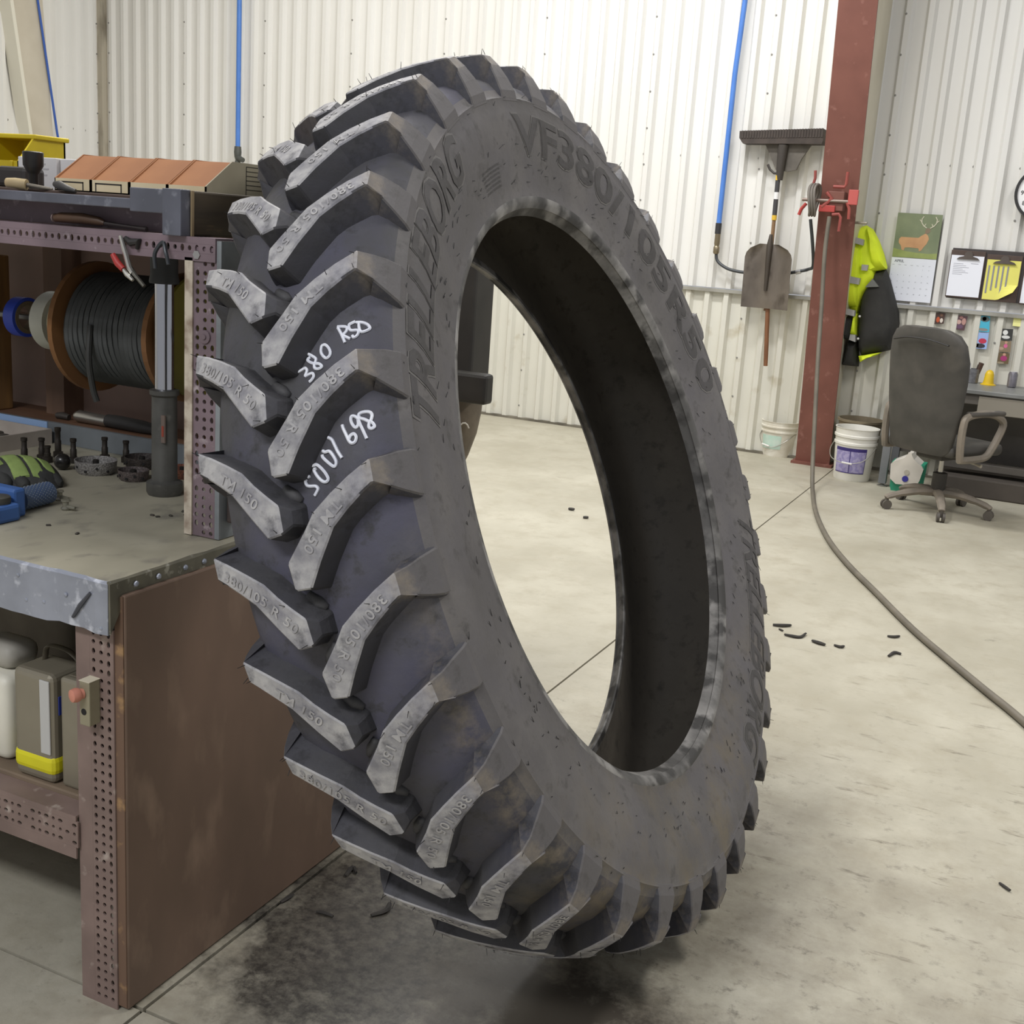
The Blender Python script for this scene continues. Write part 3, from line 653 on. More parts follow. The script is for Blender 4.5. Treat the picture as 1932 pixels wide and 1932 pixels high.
# inner strut of the rack top: rod that carries the reel
MB().cyl((-3.2, 2.30, 1.255), (-1.60, 2.30, 1.255), .008, n=10).build('reel_rod', M('steel_rod', '8f8f90', rough=.35, metal=.8), rk)
def ringx(mb, x0, x1, cy, cz, r, hole=0, n=40):
    if not hole: mb.loft([[V(x, cy + r * math.cos(2 * PI * i / n), cz + r * math.sin(2 * PI * i / n)) for i in range(n)] for x in (x0, x1)], True); return mb
    rr = [(x0, r), (x1, r), (x1, hole), (x0, hole)]
    return mb.loft([[V(x, cy + q * math.cos(2 * PI * i / n), cz + q * math.sin(2 * PI * i / n)) for i in range(n)] for x, q in rr], False, True)
RY, RZ = 2.30, 1.255
re = empty('cable_reel', (-2.2, RY, RZ - .17), 'brown wooden reel wound with black cable hanging inside the rack', 'reel')
rw = M('reel_wood', '835a32', '6d4a2a', 6, rough=.75)
ringx(MB(), -2.272, -2.257, RY, RZ, .165, .02).build('flange', rw, re)
ringx(MB(), -1.98, -1.965, RY, RZ, .158, .02).build('flange', rw, re)
ringx(MB(), -2.257, -1.98, RY, RZ, .085).build('drum', rw, re)
coil = MB(); n = 17
for layer in range(2):
    for k in range(n - layer):
        x = -2.248 + .0158 * k + layer * .008; r = .122 + .011 * layer
        coil.tube([V(x + .002 * math.sin(3 * 2 * PI * i / 36 + k), RY + r * math.cos(2 * PI * i / 36), RZ + r * math.sin(2 * PI * i / 36)) for i in range(36)], .0082, 6, closed=True)
coil.build('cable_winding', M('black_cable', '4e504f', '3e403f', 14, rough=.6), re, smooth=True)
MB().tube(spline([(-2.155, RY - .14, RZ + .02), (-2.150, RY - .152, RZ - .06), (-2.146, RY - .145, RZ - .13), (-2.138, RY - .14, RZ - .165)]), .0075, 8).build('loose_end', M('cable_tail', '2f2f2c', rough=.6), re, smooth=True)
wr = ringx(MB(), -2.43, -2.385, RY, RZ, .076, .03).build('roll', M('white_roll', 'c9c9bd', 'b7b7aa', 8, rough=.7), smooth=True); tag(wr, 'thick white roll on the rod beside the cable reel', 'roll')
w2 = ringx(MB(), -2.374, -2.358, RY, RZ, .070, .03).build('roll', M('cream_roll', 'cfc9a8', rough=.7), smooth=True); tag(w2, 'thin cream disc pressed between the white roll and the reel flange', 'roll')
tp = empty('tape_roll', (-2.52, RY, RZ - .05), 'blue tape roll with a cardboard core threaded on the rod', 'tape roll')
ringx(MB(), -2.55, -2.515, RY, RZ, .052, .043).build('tape', M('tape_blue', '2f49b8', rough=.4), tp, smooth=True)
ringx(MB(), -2.551, -2.512, RY, RZ, .043, .033).build('core', M('core_card', '6e5f4a', rough=.8), tp, smooth=True)
yr = empty('reel', (-1.97, RY, RZ - .16), 'dirty yellow reel flange right of the black cable reel', 'reel')
ringx(MB(), -1.945, -1.935, RY + .015, RZ + .005, .155, .02).build('flange', M('yellow_flange', '7d7426', '5e581f', 5, rough=.7), yr)
ringx(MB(), -1.964, -1.945, RY + .015, RZ + .005, .06).build('drum', M('yellow_flange', ''), yr)

# ------------------------------------------------------------------ tools hanging on or standing in the rack
gp = empty('tube_tool', (-1.898, 2.13, .9), 'tall dark cylinder tool with a chrome middle tube standing on the bench', 'tool')
oil = M('oily_steel', '5e5d59', '494844', 14, rough=.5, metal=.3, c3='66645e', s3=30, lo3=.62, hi3=.75)
MB().lathe((-1.898, 2.13, .9), (0, 0, 1), [(.038, 0), (.042, .008), (.042, .03), (.030, .036), (.029, .235), (.034, .24), (.034, .25), (.028, .252)], 28).build('base_cylinder', oil, gp, smooth=True)
MB().lathe((-1.898, 2.13, 1.15), (0, 0, 1), [(.022, 0), (.022, .252)], 24).build('chrome_tube', M('chrome', 'b9babf', rough=.16, metal=1), gp, smooth=True)
MB().lathe((-1.898, 2.13, 1.395), (0, 0, 1), [(.033, 0), (.034, .006), (.031, .02), (.031, .085), (.02, .092)], 24).build('top_cap', M('black_rubber_cap', '3a3b3c', '2c2d2e', 12, rough=.6), gp, smooth=True)
MB().box((-1.884, 2.1025, 1.03), (-1.873, 2.107, 1.095)).build('sight_slot', M('slot_grey', '6a5b52', rough=.6), gp)
MB().box((-1.8815, 2.1015, 1.045), (-1.8755, 2.104, 1.07)).build('red_marker', M('slot_red', '8c3b2a', rough=.6), gp)
hk = MB().tube(spline([(-1.682, 1.862, 1.445), (-1.683, 1.862, 1.475), (-1.668, 1.868, 1.497), (-1.655, 1.862, 1.478), (-1.648, 1.862, 1.455)]), .0042, 8).build('wire_hook', M('hook_dark', '3c3f42', rough=.4, metal=.4), smooth=True)
tag(hk, 'bent dark wire hook hung through the perforated rail', 'hook')
pl = empty('locking_pliers', (-1.75, 1.86, 1.39), 'locking pliers with a red grip hanging on the perforated rail', 'pliers')
chr2 = M('tool_chrome', 'b5b2aa', rough=.28, metal=.9)
MB().tube([(-1.775,1.864,1.503), (-1.763,1.864,1.472), (-1.753,1.864,1.443), (-1.744,1.864,1.431)], [.004, .0055, .006, .0045], 8).build('upper_jaw', chr2, pl, smooth=True)
MB().tube([(-1.793,1.861,1.465), (-1.780,1.861,1.448), (-1.765,1.861,1.437)], [.0055, .0075, .0065], 10).build('red_grip', M('grip_red', 'a8302c', rough=.5), pl, smooth=True)
MB().tube([(-1.765,1.861,1.437), (-1.755,1.861,1.427), (-1.740,1.861,1.417)], [.004, .0055, .0035], 8).build('lower_handle', chr2, pl, smooth=True)
MB().tube([(-1.755,1.866,1.443), (-1.736,1.866,1.425), (-1.715,1.866,1.407)], [.006, .0045, .004], 8).build('screw_end', M('tool_dark', '55524a', rough=.4, metal=.5), pl, smooth=True)
jp = MB().tube([(-1.773,1.875,1.499), (-1.758,1.875,1.491), (-1.737,1.875,1.494), (-1.742,1.875,1.479)], [.005, .008, .008, .004], 8).build('bolt_clip', M('tool_black', '2e2c2a', rough=.6), smooth=True); tag(jp, 'black clip bolted on the rail beside the red pliers', 'clip')
ch = empty('chisel', (-1.93, 1.925, 1.513), 'brown wooden-handled chisel lying in the steel channel', 'chisel')
MB().tube([(-2.005, 1.915, 1.527), (-1.99, 1.915, 1.529), (-1.93, 1.918, 1.530), (-1.885, 1.92, 1.527), (-1.872, 1.921, 1.524)], [.008, .0105, .0115, .009, .005], 12).build('handle', M('handle_brown', '5b4331', '4a3728', 12, rough=.5), ch, smooth=True)
MB().lathe((-2.0065, 1.915, 1.527), (-1, 0, 0), [(.010, 0), (.0095, .003)], 12).build('end_cap', M('cap_pinkish', '8d7a74', rough=.6), ch, smooth=True)
MB().tube([(-1.876, 1.921, 1.524), (-1.80, 1.926, 1.520), (-1.765, 1.929, 1.518)], [.0045, .004, .0055], 8).build('blade', M('blade_dark', '4a4442', rough=.4, metal=.6), ch, smooth=True)
so = empty('air_ratchet', (-2.36, 2.455, .957), 'chrome air ratchet with a black grip lying on the back ledge', 'tool')
MB().tube([(-2.51, 2.455, .974), (-2.495, 2.455, .975), (-2.42, 2.455, .974), (-2.39, 2.455, .974)], [.011, .018, .0165, .017], 12).build('chrome_body', chr2, so, smooth=True)
MB().tube([(-2.39, 2.455, .976), (-2.34, 2.455, .976), (-2.26, 2.455, .974), (-2.21, 2.455, .972)], [.018, .0195, .0185, .013], 12).build('grip', M('tool_black', ''), so, smooth=True)
s2 = MB().tube([(-2.58, 2.455, .966), (-2.56, 2.455, .968), (-2.535, 2.455, .966)], [.009, .011, .008], 10).build('socket', M('socket_dark', '4a4540', rough=.5, metal=.5), smooth=True); tag(s2, 'small dark socket left of the chrome air ratchet', 'socket')

# ------------------------------------------------------------------ things on the worktop
def cup(name, x, y, r, h, c1, c2, label, tilt=0):
    e = empty(name, (x, y, .9), label, 'rasp cup', 'carbide rasp cups on the bench')
    m = M('carbide_' + c1, c1, c2, 220, rough=.6, metal=.1, bump=.3, lo=.42, hi=.58, detail=2)
    MB().lathe((x, y, .9), (0, 0, 1), [(r * .82, 0), (r * .95, h * .3), (r, h), (r * .95, h), (r * .88, h * .3), (r * .5, h * .12)], 36).build('cup', m, e, smooth=True)
    MB().lathe((x, y, .902), (0, 0, 1), [(.008, 0), (.008, h * .9), (.006, h * .95)], 10).build('hub', M('hub_dark', '2e2b28', rough=.5, metal=.4), e, smooth=True)
    for k in range(5):
        a = -2.4 + k * .55; p = V(x + r * .955 * math.cos(a), y + r * .955 * math.sin(a), .9 + h * (.35 + .25 * (k % 2)))
        MB().lathe(p, (math.cos(a), math.sin(a), 0), [(.0035, -.002), (.0035, .0028)], 6).build('vent_hole', M('hole_dark', '1d1b1a', rough=.9), e)
    return e
cup('rasp_cup', *(-2.177,2.193), .052, .034, '8e8b87', '6d6a67', 'light grey rasp cup, largest of the round cups on the bench')
cup('rasp_cup', *(-2.056,2.196), .038, .026, '5d5350', '463e3c', 'dark brownish rasp cup between the grey cup and the tall cylinder')
cup('rasp_cup', *(-2.141,2.318), .045, .03, '3f3833', '302a27', 'blackened rasp cup behind the two nearer cups')
e = cup('rasp_cup', *(-1.991,2.301), .04, .026, '7a4a36', '5d3a2c', 'rusty rasp cup right behind the tall cylinder')
spm = M('spindle_dark', '352f28', '29241f', 20, rough=.5, metal=.4)
for k, (px, py, h, nm) in enumerate(((*(-2.385,2.269), .062, 'tallest dark spindle standing before the white tray corner'), (*(-2.383,2.212), .046, 'dark spindle right behind the green glove'), (*(-2.353,2.203), .034, 'short dark spindle beside the green glove top'), (*(-2.304,2.243), .05, 'dark spindle at the right end of the white tray'),
        (*(-2.273,2.322), .048, 'dark spindle rising behind the grey rasp cup'), (*(-2.216,2.340), .045, 'dark spindle behind the blackened rasp cup'), (*(-2.393,2.164), .05, 'dark spindle topmost behind the glove, left of the others'))):
    o = MB().lathe((px, py, .9), (0, 0, 1), [(.013, 0), (.013, .014), (.0085, .016), (.0085, h * .7), (.007, h * .75), (.007, h * 1.1), (.0085, h * 1.13), (.0085, h * 1.28)], 12).build('spindle', spm, smooth=True)
    tag(o, nm, 'spindle', 'arbor spindles on the bench')
hb_ = MB().sphere((*(-2.261,2.164), .921), .021, 14, 10).build('ball_tool', M('black_gloss', '2c2a28', rough=.25, metal=.3), smooth=True); tag(hb_, 'shiny black ball-shaped tool between the glove and the grey cup', 'tool')
# white open tray
ty = empty('parts_tray', (-2.72, 2.29, .9), 'off-white open cardboard tray at the back of the bench', 'tray')
trm = M('tray_white', 'b3aaa0', '9d948a', 6, rough=.7)
for lo, hi in (((-2.92, 2.20, .9), (-2.53, 2.206, .942)), ((-2.92, 2.38, .9), (-2.53, 2.386, .942)), ((-2.536, 2.206, .9), (-2.53, 2.38, .942)), ((-2.92, 2.206, .9), (-2.914, 2.38, .942))):
    MB().box(lo, hi).build('tray_side', trm, ty)
MB().box((-2.914, 2.206, .9), (-2.536, 2.38, .904)).build('tray_bottom', trm, ty)
for k in range(5):
    o = MB().rbox((-2.80 + .045 * k, 2.27 + .02 * (k % 2), .904), (-2.772 + .045 * k, 2.30 + .02 * (k % 2), .93), .006).build('small_part', M('part_dark', '4a453d', rough=.6)); tag(o, 'small dark metal part lying in the white tray', 'part', 'parts in the tray')
# green and black work glove
gl = empty('work_glove', (-2.20, 2.03, .9), 'lime green and black work glove lying folded on the bench', 'glove')
gg = M('glove_green', '8fa35c', '7a8d4d', 22, rough=.8, bump=.3); gk = M('glove_black', '3a3a38', '2c2c2a', 20, rough=.8, bump=.3)
def mound(mb, x, y, z, rx, ry, rz, n=24, m=8, seed=0):
    rnd = random.Random(seed); ph = [rnd.uniform(0, 6) for _ in range(4)]
    rings = []
    for i in range(m):
        t = (PI / 2) * i / (m - .5); 
        rings.append([V(x + rx * math.cos(t) * math.cos(2 * PI * j / n) * (1 + .06 * math.sin(3 * 2 * PI * j / n + ph[0])), y + ry * math.cos(t) * math.sin(2 * PI * j / n) * (1 + .05 * math.sin(4 * 2 * PI * j / n + ph[1])), z + rz * math.sin(t) * (1 + .05 * math.sin(5 * 2 * PI * j / n + ph[2]))) for j in range(n)])
    return mb.loft(rings, True)
gx, gy, grx, gry, grz = -2.235, 2.005, .115, .082, .058
mound(MB(), gx, gy, .9, grx, gry, grz, seed=3).build('palm', gk, gl, smooth=True)
ca_, sa_ = math.cos(.9), math.sin(.9)
def dome(u_, v_, lift):
    # u across the stripes, v along them, on the mounded back of the glove
    x_, y_ = u_ * ca_ - v_ * sa_, u_ * sa_ + v_ * ca_
    q_ = max(0, 1 - x_ * x_ - y_ * y_)
    return V(gx + x_ * grx, gy + y_ * gry, .9 + grz * q_ ** .5 + lift)
for (u0, u1, v0, v1) in ((-.90, -.45, -.36, .70), (-.38, -.02, -.85, .85), (.05, .36, -.86, .80), (.43, .70, -.66, .50)):
    vs = []; n = 8
    for lift in (.0045, -.004):
        for i in range(n + 1):
            for j in range(n + 1):
                u_ = u0 + (u1 - u0) * i / n; v_ = v0 + (v1 - v0) * j / n
                e_ = .35 if i in (0, n) or j in (0, n) else 1
                vs.append(dome(u_ + .08 * v_ * v_, v_, lift * e_))
    W2 = n + 1; n0 = W2 * W2
    MB().add(vs, [f for i in range(n) for j in range(n) for f in ((i * W2 + j, i * W2 + j + 1, i * W2 + W2 + j + 1, i * W2 + W2 + j), (n0 + i * W2 + j, n0 + i * W2 + W2 + j, n0 + i * W2 + W2 + j + 1, n0 + i * W2 + j + 1))]).build('green_panel', gg, gl, smooth=True)
for k, (dx, dy, an) in enumerate(((.095, -.02, -.2), (.105, .012, .1), (.07, -.052, -.5), (.035, -.07, -.9))):
    p = V(gx + dx, gy + dy, .913); MB().tube(spline([p + V(-.035, .012, .010), p, p + V(.018 * math.cos(an), .018 * math.sin(an), -.003)], 3), [.015, .0165, .017, .0165, .015, .012, .007], 10).build('fingertip', gk, gl, smooth=True)
# blue knurled roller
ro = empty('knurled_roller', (-1.97, 1.82, .9), 'blue knurled roller cylinder lying on the bench', 'roller')
bl = M('roller_blue', '44577a', '5a6570', 7, rough=.6)
A = V(*(-2.011,1.800), .926); B = V(*(-2.020,1.891), .926); ax = (B - A).normalized()
MB().cyl(A, B, .0245, n=28).build('core', bl, ro, smooth=True)
kn = MB(); side = ax.cross(V(0, 0, 1)).normalized()
for i in range(16):
    for j in range(20):
        a = 2 * PI * (j + .5 * (i % 2)) / 20; nrm = side * math.cos(a) + V(0, 0, 1) * math.sin(a); c = A + (B - A) * ((i + .5) / 16) + nrm * .0245
        t2 = ax.cross(nrm)
        kn.add([c + ax * .0022 - nrm * .001, c + t2 * .0028 - nrm * .001, c - ax * .0022 - nrm * .001, c - t2 * .0028 - nrm * .001, c + nrm * .0016], [(0, 1, 4), (1, 2, 4), (2, 3, 4), (3, 0, 4)])
tag(kn.build('knurling', M('knurl_grey', '6d7474', '4c5a72', 9, rough=.6), ro), kind='stuff')
MB().lathe(B, ax, [(.0235, 0), (.018, .003), (.009, .003), (.008, -.004)], 24).build('end_cap', M('roller_end', '555b60', rough=.6), ro, smooth=True)
# blue handle block with dark cap
bb = empty('blue_dispenser', (-2.01, 1.73, .9), 'blue plastic dispenser with a dark round cap at the left bench edge', 'dispenser')
bm_ = M('plastic_blue', '3f66a4', '365891', 6, rough=.55)
MB().rbox((-2.08, 1.685, .9), (-1.95, 1.752, .938), .008).build('body', bm_, bb)
MB().rbox((-2.08, 1.753, .9), (-1.972, 1.785, .962), .006).build('rear_block', bm_, bb)
MB().lathe((-1.982, 1.72, .938), (0, 0, 1), [(.024, 0), (.025, .003), (.025, .014), (.022, .016)], 24).build('cap', M('cap_dark', '4d4b42', '3a3933', 10, rough=.6), bb, smooth=True)
# clear plastic fittings and scraps
for k, (px, py) in enumerate(((-2.025,1.927), (-1.950,1.873))):
    e = empty('clear_fitting', (px, py, .9), ('clear plastic valve fitting nearer the knurled roller', 'clear plastic valve fitting nearest the front of the bench')[k], 'fitting', 'clear plastic fittings')
    gm = M('clear_plastic', 'a8a594', rough=.15); gm.node_tree.nodes['Principled BSDF'].inputs['Transmission Weight'].default_value = .6
    MB().lathe((px, py, .9), (0, 0, 1), [(.009, 0), (.011, .004), (.007, .008), (.007, .018), (.010, .020), (.010, .024)], 14).build('stem', gm, e, smooth=True)
    MB().tube([V(px, py, .908), V(px + .024, py + .004, .907)], [.006, .004], 8).build('spout', gm, e, smooth=True)
for k, (px, py) in enumerate(((-1.777,1.955), (-1.759,1.952), (-1.750,2.024), (-1.724,2.002), (-1.876,1.754), (-1.784,1.743), (-1.744,1.977))):
    o = MB().rbox((px - .005, py - .003, .9), (px + .005, py + .003, .9035), .001, 1, rotz((px, py, 0), k)).build('scrap', M('scrap_dark', '3a362f', rough=.7)); tag(o, 'tiny dark rubber scrap on the bare worktop', 'scrap', 'scraps on the worktop')

# ------------------------------------------------------------------ on top of the rack
yb = M('bin_yellow', 'd9c21c', 'c2ab1a', 7, rough=.5)
def bin_(name, x0, x1, y0, y1, z0, h, label):
    e = empty(name, ((x0 + x1) / 2, (y0 + y1) / 2, z0), label, 'bin', 'yellow plastic bins')
    t = .006
    MB().box((x0, y0, z0), (x1, y1, z0 + t)).build('bottom', yb, e)
    for xa, xb in ((x0, x0 + t), (x1 - t, x1)):
        MB().prism([(y0, z0), (y1, z0), (y1, z0 + h), (y0 + .06, z0 + h), (y0, z0 + h * .5)], 'x', xa, xb).build('side_wall', yb, e)
    MB().box((x0, y1 - t, z0), (x1, y1, z0 + h)).build('back_wall', yb, e)
    MB().box((x0, y0, z0), (x1, y0 + t, z0 + h * .5)).build('front_wall', yb, e)
    MB().rbox((x0 - .008, y0 + .05, z0 + h - .012), (x1 + .008, y1 + .008, z0 + h), .003).build('rim', yb, e)
    MB().rbox((x1 - .03, y0 - .004, z0), (x1 - .02, y0, z0 + h * .5), .002).build('rib', yb, e)
bin_('parts_bin', -2.72, -2.565, 2.33, 2.49, 1.585, .142, 'yellow plastic parts bin, nearest the cardboard boxes')
bin_('parts_bin', -2.90, -2.745, 2.33, 2.49, 1.585, .128, 'yellow plastic parts bin cut off by the left edge of view')
wm = M('white_carton', 'dcdad8', 'cfcdcb', 5, rough=.7)
o = MB().rbox((-2.37, 2.15, 1.585), (-2.245, 2.30, 1.660), .002).build('white_carton', wm); tag(o, 'small white carton behind the black socket tool', 'carton')
o2 = MB().rbox((-2.243, 2.16, 1.585), (-2.19, 2.30, 1.6595), .002).build('white_carton', wm); tag(o2, 'narrow white carton touching the cardboard bin boxes', 'carton')
pt = MB()
for k, (z, n) in enumerate(((1.643, .025), (1.632, .035), (1.618, .03))): pt.box((-2.305, 2.1492, z), (-2.305 + n, 2.1498, z + .0035))
pt.build('faint_print', M('faint_print', 'b5b3b4', rough=.8), o)
# four corrugated bin boxes with low fronts
card = M('cardboard_inside', '9c6a44', '8c5d3b', 7, rough=.8); cream = M('cardboard_front', 'd8c9a6', 'cbbb97', 8, rough=.8); greyc = M('cardboard_side', 'a39c86', '948d78', 7, rough=.8)
ink = M('print_black', '2c2925', rough=.8)
xs = [-2.085, -1.978, -1.869, -1.765, -1.662]
for k in range(4):
    x0, x1 = xs[k] + .001, xs[k + 1] - .001; t = .003; z0 = 1.585; y0, y1 = 1.99, 2.30
    e = empty('bin_box', ((x0 + x1) / 2, 2.15, z0), ['cardboard bin box with framed label, nearest the white carton', 'second cardboard bin box from the white carton', 'third cardboard bin box from the white carton', 'cardboard bin box with a ruled form printed on its grey side'][k], 'box', 'cardboard bin boxes on the rack')
    MB().box((x0, y0, z0), (x1, y0 + t, z0 + .027)).build('front_wall', cream, e)
    MB().box((x0, y1 - t, z0), (x1, y1, z0 + .083)).build('back_wall', card, e)
    MB().box((x0, y0, z0), (x1, y1, z0 + .003)).build('bottom', card, e)
    for xa, xb, mm in ((x0, x0 + t, card), (x1 - t, x1, greyc if k == 3 else card)):
        MB().prism([(y0, z0), (y1, z0), (y1, z0 + .083), (y0 + .085, z0 + .083), (y0, z0 + .027)], 'x', xa, xb).build('side_wall', mm, e)
    # corrugated interior slope (folded divider) and label frame
    MB().add([V(x0 + t, y0 + t, z0 + .024), V(x1 - t, y0 + t, z0 + .024), V(x1 - t, y0 + .085, z0 + .081), V(x0 + t, y0 + .085, z0 + .081), V(x1 - t, y1, z0 + .081), V(x0 + t, y1, z0 + .081)], [(0, 1, 2, 3), (3, 2, 4, 5)]).build('folded_flap', card, e)
    if k < 2:
        f = MB(); xa, xb, za, zb = x0 + .012, x1 - .02, z0 + .002, z0 + .021
        for q in (((xa, za), (xa + .003, zb)), ((xb - .003, za), (xb, zb)), ((xa, zb - .003), (xb, zb))): f.box((q[0][0], y0 - .0006, q[0][1]), (q[1][0], y0 - .0001, q[1][1]))
        f.build('label_frame', ink, e)
    if k == 3:
        f = MB()
        f.box((x1, 2.12, z0 + .012), (x1 + .0005, 2.122, z0 + .075))
        for j in range(6): f.box((x1, 2.12, z0 + .075 - .0095 * j), (x1 + .0005, 2.285, z0 + .0763 - .0095 * j))
        f.build('form_print', ink, e)
sk = empty('impact_socket', (-2.147, 1.99, 1.578), 'black impact socket standing upside down on the rack edge', 'socket')
MB().lathe((-2.147, 1.99, 1.585), (0, 0, 1), [(.0105, 0), (.0105, .030), (.013, .034), (.022, .050), (.0225, .078), (.019, .080), (.017, .07)], 20).build('body', M('socket_black', '2b2a29', '3a3938', 14, rough=.4, metal=.5), sk, smooth=True)
aw = empty('awl', (-2.13, 1.96, 1.58), 'cream-handled awl lying over the channel edge', 'awl')
MB().tube([(-2.168, 1.935, 1.594), (-2.15, 1.94, 1.594), (-2.125, 1.95, 1.592)], [.010, .0115, .012], 12).build('handle', M('handle_cream', 'b5a27a', '9f8d68', 16, rough=.6), aw, smooth=True)
MB().tube([(-2.125, 1.95, 1.592), (-2.095, 1.965, 1.588), (-2.075, 1.975, 1.586)], [.005, .0045, .003], 8).build('shaft', M('shaft_dark', '5d564a', rough=.5, metal=.4), aw, smooth=True)
n1 = MB().cyl((-2.137, 1.872, 1.56), (-2.132, 1.872, 1.512), .0016, n=6).build('thin_pick', M('pick_white', 'b9b4a6', rough=.5)); tag(n1, 'thin pale pick standing in the steel channel', 'pick')
sc_ = MB().tube([(-2.058, 1.965, 1.598), (-2.045, 1.965, 1.596), (-2.02, 1.965, 1.59), (-2.0, 1.968, 1.586)], [.006, .010, .007, .004], 10).build('valve_core_tool', M('tool_grey', '4e4c49', rough=.5, metal=.4), smooth=True); tag(sc_, 'small grey valve tool in front of the framed cardboard box', 'tool')
rd = MB().tube([(-2.215, 1.865, 1.64), (-2.20, 1.866, 1.60), (-2.19, 1.868, 1.56), (-2.17, 1.87, 1.53)], [.012, .016, .013, .006], 10).build('red_handle_tool', M('handle_red', 'a02722', rough=.45), smooth=True); tag(rd, 'red handled tool cut off at the left edge of the rack', 'tool')
dk = MB().rbox((-2.30, 2.02, 1.585), (-2.205, 2.08, 1.632), .01).build('black_case', M('case_black', '2f2b28', rough=.6)); tag(dk, 'small black case behind the red handled tool', 'case')

# ------------------------------------------------------------------ under the bench
can = M('can_tin', '8f8877', '827b6b', 5, rough=.45, metal=.35)
c1 = empty('solvent_can', (-1.77, 1.65, .412), 'tall tin solvent can with yellow tape around its foot', 'can')
MB().rbox((-1.825, 1.602, .412), (-1.716, 1.70, .648), .014, 3).build('body', can, c1)
MB().rbox((-1.8275, 1.5995, .428), (-1.7135, 1.7025, .476), .015, 3).build('yellow_tape', M('tape_yellow', 'e0d81e', 'd0c81c', 8, rough=.5), c1)
MB().rbox((-1.748, 1.5995, .478), (-1.722, 1.6035, .636), .002).build('white_strip', M('strip_white', 'b9b8b4', rough=.6), c1)
MB().rbox((-1.7165, 1.618, .560), (-1.7145, 1.64, .60), .001).build('blue_print', M('print_blue', '2b3a8f', rough=.6), c1)
MB().tube(spline([(-1.80, 1.665, .645), (-1.79, 1.665, .678), (-1.745, 1.665, .682), (-1.718, 1.668, .67), (-1.705, 1.672, .648)]), .008, 8, r2=.4).build('handle', M('can_handle', '6a6456', rough=.45, metal=.3), c1, smooth=True)
c2 = empty('solvent_can', (-1.66, 1.67, .412), 'plain tin can standing beside the perforated leg', 'can')
MB().rbox((-1.706, 1.612, .412), (-1.612, 1.72, .648), .008, 3).build('body', can, c2)
MB().rbox((-1.692, 1.625, .648), (-1.626, 1.705, .652), .002).build('lid', M('can_lid', '6f6859', rough=.5, metal=.3), c2)
c3_ = empty('bottle', (-1.77, 1.83, .412), 'dark bottle with a silver screw cap behind the two tin cans', 'bottle')
MB().lathe((-1.77, 1.83, .412), (0, 0, 1), [(.045, 0), (.047, .02), (.047, .23), (.022, .29), (.02, .30)], 18).build('body', M('bottle_dark', '4b463c', rough=.4), c3_, smooth=True)
MB().lathe((-1.77, 1.83, .712), (0, 0, 1), [(.023, 0), (.023, .01), (.021, .012), (.023, .014), (.023, .03), (.019, .032)], 16).build('screw_cap', M('cap_tin', 'a5a29a', rough=.3, metal=.7), c3_, smooth=True)
jg = empty('plastic_jug', (-1.94, 1.69, .412), 'white translucent plastic jug at the left end of the lower shelf', 'jug')
MB().rbox((-2.02, 1.625, .412), (-1.868, 1.76, .60), .02, 3).build('body', M('jug_white', 'e6e2d2', 'd6d2c2', 5, rough=.5), jg, smooth=True)
MB().rbox((-2.0, 1.65, .60), (-1.885, 1.74, .655), .025, 3).build('shoulder', M('jug_grey', 'a39f95', rough=.6), jg, smooth=True)
bg = MB().rbox((-2.75, 1.95, .412), (-2.02, 2.30, .76), .05, 3).build('dusty_bundle', M('bundle_grey', '7a7365', '635d51', 6, rough=.9), smooth=True); tag(bg, 'dusty grey bundle in the dark behind the jug', 'bundle')
pp = MB().tube([(-2.4, 1.58, .77), (-2.0, 1.60, .80), (-1.72, 1.66, .835)], .012, 10).build('pipe', M('pipe_pale', '9b8f78', rough=.6)); tag(pp, 'pale pipe tucked right under the worktop', 'pipe')
lt = empty('latch_block', (-1.542, 1.54, .60), 'aluminium latch block with a pink knob clamped on the perforated leg', 'latch')
MB().rbox((-1.567, 1.528, .612), (-1.542, 1.556, .700), .002).build('block', M('block_alu', '9c957c', '837d68', 10, rough=.5, metal=.2), lt)
MB().box((-1.5675, 1.5275, .7002), (-1.5415, 1.5565, .7012)).build('top_face', M('block_bright', 'd8d0b8', rough=.4), lt)
MB().lathe((-1.559, 1.529, .676), (-.3, -1, 0), [(.010, 0), (.010, .007), (.0125, .008), (.014, .014), (.012, .022), (.006, .024)], 14).build('knob', M('knob_pink', 'c98570', 'b97763', 9, rough=.6), lt, smooth=True)
MB().lathe((-1.556, 1.528, .640), (0, -1, 0), [(.0065, -.003), (.0065, .0006)], 12).build('hole', M('hole_dark', ''), lt)

# ================================================================== BACK WALL, RIGHT SIDE
WF = WY - .03          # front of the wall ribs
